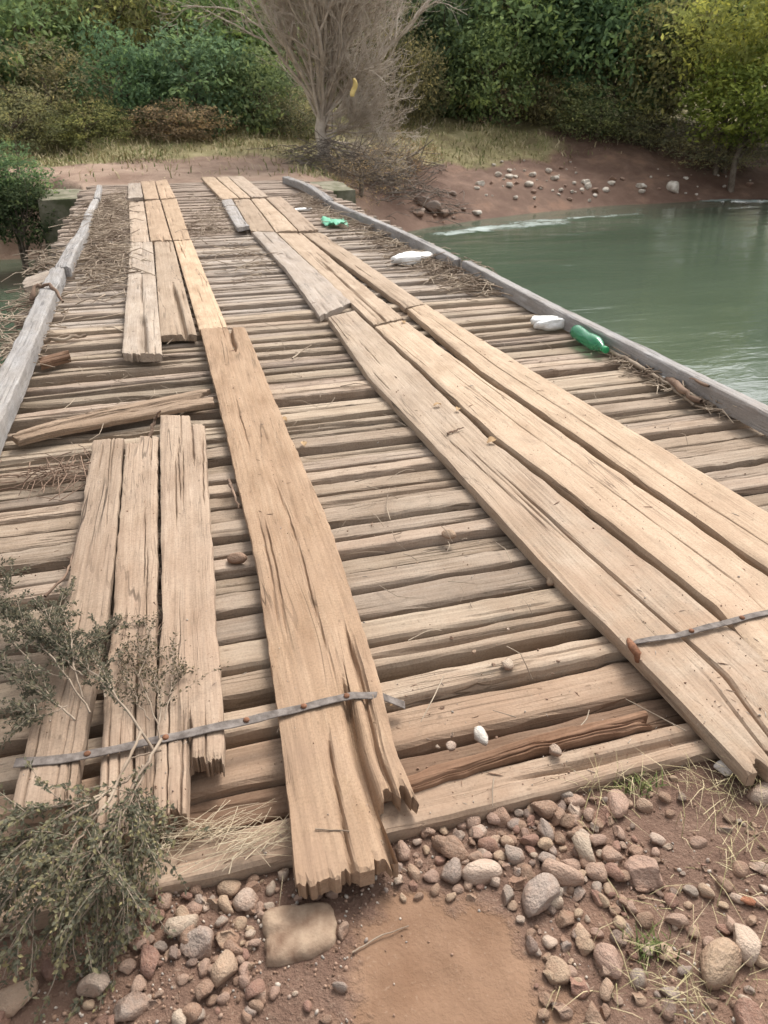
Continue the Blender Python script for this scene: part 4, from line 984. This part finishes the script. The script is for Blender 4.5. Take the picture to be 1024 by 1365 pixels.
stick_pile('reed_litter', 'scattered straws and splinters lying over the cross planks', [(.9, 3.5, .3, 1.2), (-.3, 5.2, .4, .8), (.8, 6.5, .3, 1.5), (2.4, 4.5, .3, 1.5), (-.5, 4.4, .3, .6), (.8, 2.2, .25, .6)], 170, .03, .2, .0012, .003, M['reed'], 65, .01, .004)
stick_pile('twig_heap', 'small heap of dark twigs on the left cross planks above the leafy branch', [(*W2(80, 645), .08, .07), (*W2(60, 640), .12, .08), (*W2(95, 630), .05, .10)], 70, .08, .3, .0018, .004, M['brownstick'], 66, .05, .005)
stick_pile('twig_heap', 'twigs and grit wedged between the left rough planks', [(*W2(210, 700), .01, .3), (*W2(213, 860), .01, .2), (*W2(105, 740), .04, .2)], 60, .04, .16, .0012, .003, M['brownstick'], 67, .02, .01)
stick_pile('straw_clump', 'pale dry straw lying on the first cross plank left of the orange-brown plank', [(*W2(290, 1112), .07, .012), (*W2(240, 1118), .06, .015), (*W2(340, 1125), .05, .02)], 110, .06, .25, .0007, .0014, simple('straw_stalk', (.42, .33, .22), (.60, .50, .36), 8), 68, .02, .0, align=.1)
stick_pile('driftwood_tangle', 'tangle of dead branches around the foot of the bare tree', [(hit(490, 250)[0], hit(490, 250)[1], .8, .6), (hit(450, 225)[0], hit(450, 225)[1], .7, .5), (hit(545, 262)[0], hit(545, 262)[1], .6, .5), (hit(520, 230)[0], hit(520, 230)[1], .8, .6)], 650, .3, 1.4, .004, .013, M['greytwig'], 69, .7, T, .9)
stick_pile('reed_litter', 'strip of twigs and leaf litter along the right kerb beam below the green bottle', [(*W2(px_, py_), .05, .07) for px_, py_ in ((815, 472), (840, 485), (865, 500), (890, 512), (915, 528), (945, 540), (975, 552))], 330, .04, .26, .0015, .006, M['reed'], 71, .05, .005)
# bigger single sticks
def stick(label, pts, rad, mat='brownstick', sides=7, name='driftwood_stick', seed=0):
    P = resample(np.array(pts), 16); r = np.random.default_rng(int(abs(P[0, 0] * 1000)) + seed)
    P[1:-1] += r.normal(size=(14, 3)) * rad * .35
    c = P.mean(0).copy()
    rr = np.linspace(rad, rad * .55, 16) * (1 + .2 * r.normal(size=16).clip(-1, 1))
    o = link(name, tube_mesh(name, [(P - c, rr)], M[mat], sides), loc=c)
    return tag(o, label, 'stick')
stick('brown broken driftwood branch along the right kerb beam, behind the green bottle', [at(806, 463, .03), at(850, 487, .05), at(890, 510, .04), at(925, 540, .02)], .015, 'twig')
stick('thick dark knotted driftwood end near the right kerb beam', [at(885, 500, .03), at(912, 520, .07), at(935, 535, .05)], .026)
stick('long pale cane pointing to the right kerb beam', [at(915, 525, .04), at(960, 543, .03), at(1018, 562, .015)], .012, 'reed')
stick('second pale cane lying against the long one', [at(925, 532, .02), at(970, 552, .02), at(1010, 560, .015)], .009, 'reed')
stick('short brown stick leaning on the right kerb beam', [at(890, 500, .03), at(915, 502, .10), at(945, 515, .13)], .014)
stick('grey bent twig crossing the middle strip near the grey track plank', [at(390, 478, .02), at(402, 468, .03), at(415, 460, .02)], .006, 'reed')
stick('short brown stick across the left boards near the broken board', [at(55, 455, .02), at(85, 452, .03), at(115, 447, .02)], .018, 'reed')
stick('dark root-like stick standing at the top of the two rough planks', [at(200, 583, .0), at(205, 560, .06), at(214, 548, .12)], .010)
stick('long thin twig trailing to the left of the rough planks', [at(60, 795, .02), at(88, 768, .03), at(98, 738, .03), at(108, 700, .02)], .006)
stick('bent dry twig between the notched plank and the orange-brown plank', [at(305, 640, .03), at(312, 660, .06), at(318, 678, .02)], .008)
stick('short brown twig on the grey track plank', [at(596, 578, .06), at(618, 570, .062)], .006)
stick('thin pale stem lying on the silt patch', [hit(470, 1275) + np.array([0, 0, .006]), hit(505, 1255) + np.array([0, 0, .008]), hit(545, 1238) + np.array([0, 0, .006])], .0022, 'reed')
stick('dark root wrapped over the left kerb beam', [(-1.06, 6.9, .05), (-.99, 7.0, .15), (-.88, 6.95, .16), (-.80, 6.8, .04)], .022)
stick('thin vine looped from the orange-brown plank end over the dirt', [at(420, 1105, .06), at(470, 1108, .058), at(492, 1130, .02), hit(515, 1150) + np.array([0, 0, .01]), hit(545, 1165) + np.array([0, 0, .004])], .0022, 'reed', 5)
stick('small dry leaf stalk next to the vine on the first cross plank', [at(484, 1135, .01), at(500, 1118, .03), at(512, 1122, .03), at(506, 1140, .008)], .0016, 'reed', 5)

# dry leaves
def dry_leaf(p, size, a, label, col=(.42, .29, .17)):
    V = []; F = []; n = 8
    for i in range(n + 1):
        t = i / n; wv = .32 * math.sin(math.pi * min(.97, t + .03)) ** .8
        for s in (-1, 0, 1): V.append(((t - .5) * size, s * wv * size, size * (.14 * abs(s) + .12 * math.sin(t * 4))))
    for i in range(n):
        for j in range(2): F.append((i * 3 + j, (i + 1) * 3 + j, (i + 1) * 3 + j + 1, i * 3 + j + 1))
    o = link('dry_leaf', mesh('dry_leaf', V, F, M['straw'], True), loc=p, rot=(rnd.uniform(-.3, .3), rnd.uniform(-.3, .3), a)); attr(o.data, 'tone', [.5] * len(V)); o.color = (*col, 1)
    return tag(o, label, 'leaf')
for px, py, s, lab in [(583, 540, .05, 'curled tan dry leaf on the grey track plank'), (610, 546, .045, 'brown dry leaf in the seam right of the curled tan one'), (655, 588, .06, 'brown dry leaf on the seam further down the grey track plank'), (378, 560, .06, 'crumpled dry leaf at the edge of the long orange-brown plank'), (405, 592, .05, 'dry leaf flat on the cross plank by the orange-brown plank'), (527, 937, .035, 'pale dry leaf at the end of the left iron strap'), (538, 430, .05, 'dry leaf at the jagged end of the tan plank')]:
    dry_leaf(at(px, py, .062 if px > 560 or py < 500 else .012), s, rnd.uniform(0, 6), lab)

# ------------------------------------------------------------------ litter: bottles and foam
def glassy(name, col, rough=.12, trans=.55):
    m, n, l, b = newmat(name); b.inputs['Base Color'].default_value = (*col, 1); b.inputs['Roughness'].default_value = rough; b.inputs['Transmission Weight'].default_value = trans
    b.inputs['Specular IOR Level'].default_value = .5; b.inputs['IOR'].default_value = 1.3; return m
def bottle(p, ln, rad, ang, label):
    prof = [(0, 0), (.02, .7), (.05, .95), (.10, 1), (.20, .96), (.26, 1), (.34, .95), (.40, 1), (.48, .95), (.54, 1), (.66, 1), (.74, .9), (.82, .62), (.88, .40), (.92, .36), (.93, .42), (.945, .36), (.95, .36)]
    n = 20; V = []; F = []
    for t, r_ in prof:
        for i in range(n):
            a = i * 2 * math.pi / n; de = 1 - .13 * math.exp(-((t - .35) / .12) ** 2) * (1 if math.sin(a) > .3 else 0)
            V.append(((t - .5) * ln, rad * r_ * math.cos(a) * de, rad * r_ * math.sin(a) * de))
    for q in range(len(prof) - 1):
        for i in range(n): F.append((q * n + i, q * n + (i + 1) % n, (q + 1) * n + (i + 1) % n, (q + 1) * n + i))
    root = tag(link('plastic_bottle', mesh('plastic_bottle', V, F, glassy('green_plastic', (.10, .46, .24), .15, .7), True), loc=(p[0], p[1], p[2] + rad), rot=(0, 0, ang)), label, 'bottle')
    V = []; F = []
    for x, r_ in ((.948, .44), (1.0, .44), (1.005, .40), (1.005, 0)):
        for i in range(n): a = i * 2 * math.pi / n; V.append(((x - .5) * ln, rad * r_ * math.cos(a), rad * r_ * math.sin(a)))
    for q in range(3):
        for i in range(n): F.append((q * n + i, q * n + (i + 1) % n, (q + 1) * n + (i + 1) % n, (q + 1) * n + i))
    link('bottle_cap', mesh('bottle_cap', V, F, simple('green_cap', (.03, .25, .10), (.04, .30, .12), 5, .5), True), root)
p0, p1 = np.array(at(768, 444, .05)), np.array(at(806, 468, .05)); c = (p0 + p1) / 2
bottle((c[0], c[1], .01), float(np.linalg.norm(p1 - p0)) * 1.1, .052, math.atan2(*(p1 - p0)[[1, 0]]), 'clear green plastic bottle lying by the right kerb beam')
def foam_piece(px, py, wpx, asp, hgt, seed, label, ang=0.):
    p = at(px, py, .0); s = pxsize(px, py, wpx)
    import bmesh
    bm = bmesh.new(); bmesh.ops.create_icosphere(bm, subdivisions=4, radius=.5)
    for v in bm.verts:
        c = np.array(v.co); c = np.sign(c) * np.abs(c * 2) ** .6 / 2
        k_ = 1 + .34 * float(fbm(c[0] * 3.2 + seed, c[1] * 3.2 + c[2] * 2.4, seed, 5)) + .03 * float(vn(c[0] * 26, c[1] * 26 + c[2] * 19, seed)); v.co = Vector(c * k_)
    me = bpy.data.meshes.new('foam'); bm.to_mesh(me); bm.free(); me.materials.append(M['foam']); me.polygons.foreach_set('use_smooth', np.ones(len(me.polygons), bool))
    tag(link('foam_piece', me, loc=(p[0], p[1], hgt * .45), rot=(0, 0, ang), sc=(s, s * asp, hgt)), label, 'foam')
foam_piece(552, 350, 56, .62, .10, 3, 'long torn white foam chunk lying in litter by the right kerb beam', .25)
foam_piece(731, 437, 46, .6, .085, 8, 'smaller white foam chunk just left of the green bottle', -.1)
foam_piece(886, 511, 15, .8, .05, 12, 'tiny white scrap on the brown driftwood by the right kerb')
foam_piece(402, 281, 26, .45, .04, 14, 'thin flat white scrap on the far cross planks left of the green plastic', .1)
def crushed():
    p = at(446, 300, .0); r = np.random.default_rng(2); n = 9; V = []; F = []
    for i in range(n):
        for j in range(n): V.append(((i / 8 - .5) * .30 * (1 - .25 * abs(j / 8 - .5)), (j / 8 - .5) * .5, .05 + .05 * vn(i * .9, j * .9, 4) + r.normal() * .004))
    for i in range(n - 1):
        for j in range(n - 1): F.append((i * n + j, (i + 1) * n + j, (i + 1) * n + j + 1, i * n + j + 1))
    o = link('plastic_sheet', mesh('plastic_sheet', V, F, glassy('pale_green_plastic', (.20, .55, .36), .3, .2), True), loc=p); md = o.modifiers.new('s', 'SOLIDIFY'); md.thickness = .004
    tag(o, 'crumpled pale green plastic on the far cross planks by the right kerb', 'plastic')
crushed()

# ------------------------------------------------------------------ the torn-off leafy branch at the lower left
def leafy(label, stems, seed, leaf=.013, dens=70, col=(.085, .088, .045), tipcol=None, side=7):
    r = np.random.default_rng(seed); tubes = []; LV = []; LT = []
    def leaves(P, n, lf):
        for k_ in range(n):
            t = r.random() ** .8; q = P[min(int(t * (len(P) - 1)), len(P) - 2)]; q2 = P[min(int(t * (len(P) - 1)) + 1, len(P) - 1)]
            p = q + (q2 - q) * r.random() + r.normal(size=3) * .004; ax = (q2 - q) / max(np.linalg.norm(q2 - q), 1e-6)
            d = ax * .9 + r.normal(size=3) * .6 + np.array([0, 0, .1]); d /= np.linalg.norm(d)
            s = np.cross(d, r.normal(size=3) * .5 + np.array([0, 0, 1])); s /= np.linalg.norm(s); l_ = lf * r.uniform(.6, 1.4); w_ = l_ * .26
            nn = np.cross(s, d)
            LV.extend([p, p + d * l_ * .45 + s * w_, p + d * l_ - nn * l_ * .15, p + d * l_ * .45 - s * w_]); tn = r.random() * .7 + (.3 * t if tipcol else 0); LT.extend([tn] * 4)
    for pts, rad in stems:
        P = resample(np.array(pts), 24); P[1:] += np.cumsum(r.normal(size=(23, 3)) * .003, 0); P[:, 2] = np.maximum(P[:, 2], -.03)
        tubes.append((P, np.linspace(rad, rad * .3, 24))); ln = np.linalg.norm(P[-1] - P[0])
        leaves(P[8:], int(dens * ln * .6), leaf)
        for k_ in range(int(side + ln * 26)):
            t = r.uniform(.2, 1); i = int(t * 22); ax = P[i + 1] - P[i]; ax /= np.linalg.norm(ax)
            d = ax * r.uniform(.8, 1.2) + r.normal(size=3) * np.array([.36, .36, .2]); d /= np.linalg.norm(d); l_ = r.uniform(.06, .20) * (1.15 - .5 * t)
            Q = resample(np.array([P[i], P[i] + d * l_ * .5 + r.normal(size=3) * .008, P[i] + d * l_ + np.array([0, 0, -.02])]), 9); Q[:, 2] = np.maximum(Q[:, 2], -.025)
            tubes.append((Q, np.linspace(rad * .35, .0006, 9))); leaves(Q, int(dens * l_ * 2.2), leaf)
    root = tag(link('leafy_branch', None, loc=tuple(np.array(stems[0][0][0]))), label, 'branch')
    o0 = np.array(stems[0][0][0])
    link('stem', tube_mesh('stem', [(P - o0, rr) for P, rr in tubes], M['twig'], 4), root)
    LV = np.array(LV) - o0; me = mesh('leaves', LV, np.arange(len(LV)).reshape(-1, 4), M['leaf']); attr(me, 'tone', np.clip(LT, 0, 1))
    o = link('leaves', me, root); o.color = (*col, 1); o['kind'] = 'stuff'
    print('leaves', len(LV) // 4)
def Q(*p): return [np.array(at(a, b, z)) for a, b, z in p]
low = [(Q((215, 985, .10), (160, 1080, .16), (80, 1150, .12), (20, 1200, .06)), .005), (Q((200, 1010, .10), (170, 1100, .16), (120, 1200, .10), (75, 1320, .0)), .004), (Q((190, 1020, .10), (185, 1100, .15), (170, 1180, .08), (150, 1250, .02)), .0035),
       (Q((180, 1030, .10), (100, 1090, .2), (30, 1130, .16), (-40, 1180, .1)), .004), (Q((150, 1060, .12), (90, 1140, .2), (40, 1230, .12), (20, 1290, .02)), .0035), (Q((150, 1060, .12), (60, 1080, .2), (0, 1100, .2)), .0035),
       (Q((160, 1080, .14), (120, 1150, .18), (80, 1230, .08), (60, 1270, .02)), .003), (Q((170, 1090, .12), (150, 1170, .14), (110, 1240, .06)), .003), (Q((120, 1070, .15), (60, 1150, .2), (0, 1230, .1), (-30, 1290, .05)), .0035),
       (Q((130, 1080, .15), (80, 1120, .22), (10, 1160, .2)), .003), (Q((100, 1080, .16), (40, 1110, .2), (-50, 1140, .15)), .003), (Q((150, 1100, .16), (140, 1160, .14), (135, 1230, .04), (100, 1290, .0)), .003), (Q((185, 1060, .1), (200, 1110, .1), (190, 1160, .04)), .0025)]
leafy('dusty olive leafy branch heaped on the dirt at the lower left', low, 5, .012, 115, (.145, .140, .10), True, 18)
upp = [(Q((205, 1000, .09), (150, 930, .14), (90, 870, .14), (40, 800, .10)), .004), (Q((120, 950, .12), (70, 880, .16), (20, 840, .12), (-20, 800, .1)), .003), (Q((110, 930, .12), (90, 860, .15), (80, 800, .10), (100, 770, .07)), .003),
       (Q((100, 960, .12), (40, 910, .14), (-10, 880, .1)), .003), (Q((140, 930, .12), (120, 870, .12), (130, 830, .08), (180, 825, .07)), .0025), (Q((60, 900, .12), (20, 860, .14), (15, 790, .1), (20, 750, .06)), .0025), (Q((110, 900, .14), (70, 850, .16), (30, 815, .12)), .0025), (Q((90, 940, .14), (50, 960, .14), (10, 940, .1)), .0025)]
leafy('sparser leafy sprig lying over the far left rough planks', upp, 6, .0115, 170, (.135, .125, .092), False, 16)
thin = [(Q((215, 990, .09), (215, 930, .10), (200, 880, .09), (170, 850, .08)), .003), (Q((212, 970, .09), (190, 900, .1), (205, 850, .09), (195, 820, .07)), .0022), (Q((200, 960, .09), (170, 900, .09), (160, 870, .08)), .002), (Q((220, 960, .09), (230, 900, .08), (215, 860, .08)), .002)]
leafy('thin brown sprig with few leaves across the two rough planks', thin, 8, .010, 80, (.13, .108, .075), False, 12)
stick('pale bare twig rising from the leafy branch over the rough plank', Q((188, 975, .10), (160, 1035, .14), (150, 1062, .14), (82, 1150, .12)), .0045, 'reed', 6)
stick('forked pale twig crossing the near end of the rough planks', Q((215, 1000, .085), (175, 1010, .1), (160, 1035, .13)), .003, 'reed', 6)

# ------------------------------------------------------------------ grasses
def blades(name, pts, seed, lo, hi, wd, tones, lean=.6, label=None, kindn='stuff'):
    r = np.random.default_rng(seed); V = []; tn = []
    for p in pts:
        p = np.array(p); l_ = r.uniform(lo, hi); a = r.uniform(0, 6.28); le = abs(r.normal()) * lean; d = np.array([math.cos(a) * math.sin(le), math.sin(a) * math.sin(le), math.cos(le)])
        s = np.array([-math.sin(a), math.cos(a), 0]) * wd * r.uniform(.6, 1.3) / 2; m_ = p + d * l_ * .55; e = p + d * l_ + np.array([math.cos(a), math.sin(a), -.5]) * l_ * .22 * lean * 1.5
        V.extend([p - s, p + s, m_ + s * .8, m_ - s * .8, m_ - s * .8, m_ + s * .8, e + s * .1, e - s * .1]); tn.extend([r.choice(tones) * r.uniform(.8, 1.1)] * 8)
    me = mesh(name, np.array(V), np.arange(len(V)).reshape(-1, 4), M['grass']); attr(me, 'tone', np.clip(tn, 0, 1))
    o = link(name, me)
    if label: o['label'] = label
    return kind(o, kindn) if kindn else o
gmm, n_, l_, b_ = newmat('grass_blade'); a_ = nd(n_, 'ShaderNodeAttribute', attribute_name='tone')
l_.new(ramp(n_, l_, a_.outputs['Fac'], [(0, (.055, .075, .025)), (.3, (.12, .15, .045)), (.55, (.23, .22, .09)), (.8, (.40, .33, .19)), (1, (.55, .45, .29))]), b_.inputs['Base Color']); M['grass'] = gmm
pts = []
while len(pts) < 19000:
    px = rnd.uniform(-40, 1060); d_ = rnd.uniform(17.5, 30); q = at_dist(px, 100, d_); g = grassiness(q[0], q[1])
    if rnd.random() < g * (.45 + .9 * float(fbm(q[0] * .7, q[1] * .7, 91))): pts.append((q[0], q[1], float(T(q[0], q[1])) - .02))
blades('bank_grass', pts, 1, .06, .30, .024, [.3, .5, .65, .8, .9, .95], 1.05, 'dry and green grass covering the far bank')
pts = []
for cx, cy, n, sx, sy in [(990, 1100, 130, 40, 40), (880, 1045, 90, 70, 12), (930, 1180, 60, 50, 60), (1000, 1045, 80, 25, 12), (850, 1310, 60, 60, 30), (940, 1330, 50, 50, 25), (810, 1060, 40, 30, 14), (370, 1130, 40, 20, 14), (770, 1300, 14, 40, 30)]:
    for i in range(n): pts.append(hit(rnd.gauss(cx, sx), rnd.gauss(cy, sy)))
blades('dry_grass', [p for p in pts if p[1] < 1.2], 2, .03, .12, .0017, [.72, .82, .9, 1], 1.7, 'pale dry grass lying among the stones at the right')
pts = [hit(rnd.gauss(865, 14), rnd.gauss(1268, 9)) for i in range(60)]
o = blades('grass_tuft', pts, 3, .02, .06, .004, [.15, .3, .4], .7, None, None); tag(o, 'small fresh green grass tuft among the stones at the lower right', 'grass tuft')
pts = [hit(rnd.gauss(850, 13), rnd.gauss(1052, 5)) for i in range(60)]
o = blades('grass_tuft', pts, 4, .02, .05, .004, [.15, .3, .5], .9, None, None); tag(o, 'flattened green grass tuft at the edge of the first cross plank', 'grass tuft')


# ------------------------------------------------------------------ crumbs of soil and straw on whatever lies uppermost
def crumbs(n):
    bpy.context.view_layer.update(); dg = bpy.context.evaluated_depsgraph_get()
    r = np.random.default_rng(8); ico = stone_mesh(98, 1); bv = np.array([v.co for v in ico.vertices]); bf = np.array([list(p.vertices) for p in ico.polygons]); bpy.data.meshes.remove(ico)
    V = []; F = []; tone = []; base = 0; k_ = 0
    while k_ < n:
        y_ = 1.2 + 6.5 * r.random() ** 1.8; x = r.uniform(-.8, 2.8)
        if r.random() > .45 + .9 * float(fbm(x * 3, y_ * 3, 55)): continue
        ok, loc, nn, _, ob, _m = SC.ray_cast(dg, Vector((x, y_, .6)), Vector((0, 0, -1)))
        if not ok or loc.z < -.09 or not (ob.name.startswith(('cross', 'far_pl')) or ob.name.startswith('track')): continue
        R_ = np.array(Euler(r.uniform(0, 6, 3)).to_matrix()); s = r.uniform(.0025, .007) * (1 if r.random() < .9 else 1.8)
        el = np.array([1, .8, .6]) if r.random() < .8 else np.array([5, .5, .4])
        V.append(bv * (s * el) @ (R_.T if el[0] < 2 else np.array(Euler((0, 0, r.uniform(0, 6))).to_matrix()).T) + [x, y_, loc.z + s * .2]); F.append(bf + base); base += len(bv); tone += [r.random()] * len(bv); k_ += 1
    me = mesh('soil_crumbs', np.concatenate(V), np.concatenate(F), bpy.data.materials['gravel_stone'], True); attr(me, 'tone', tone)
    kind(link('soil_crumbs', me), 'stuff')
crumbs(2600)
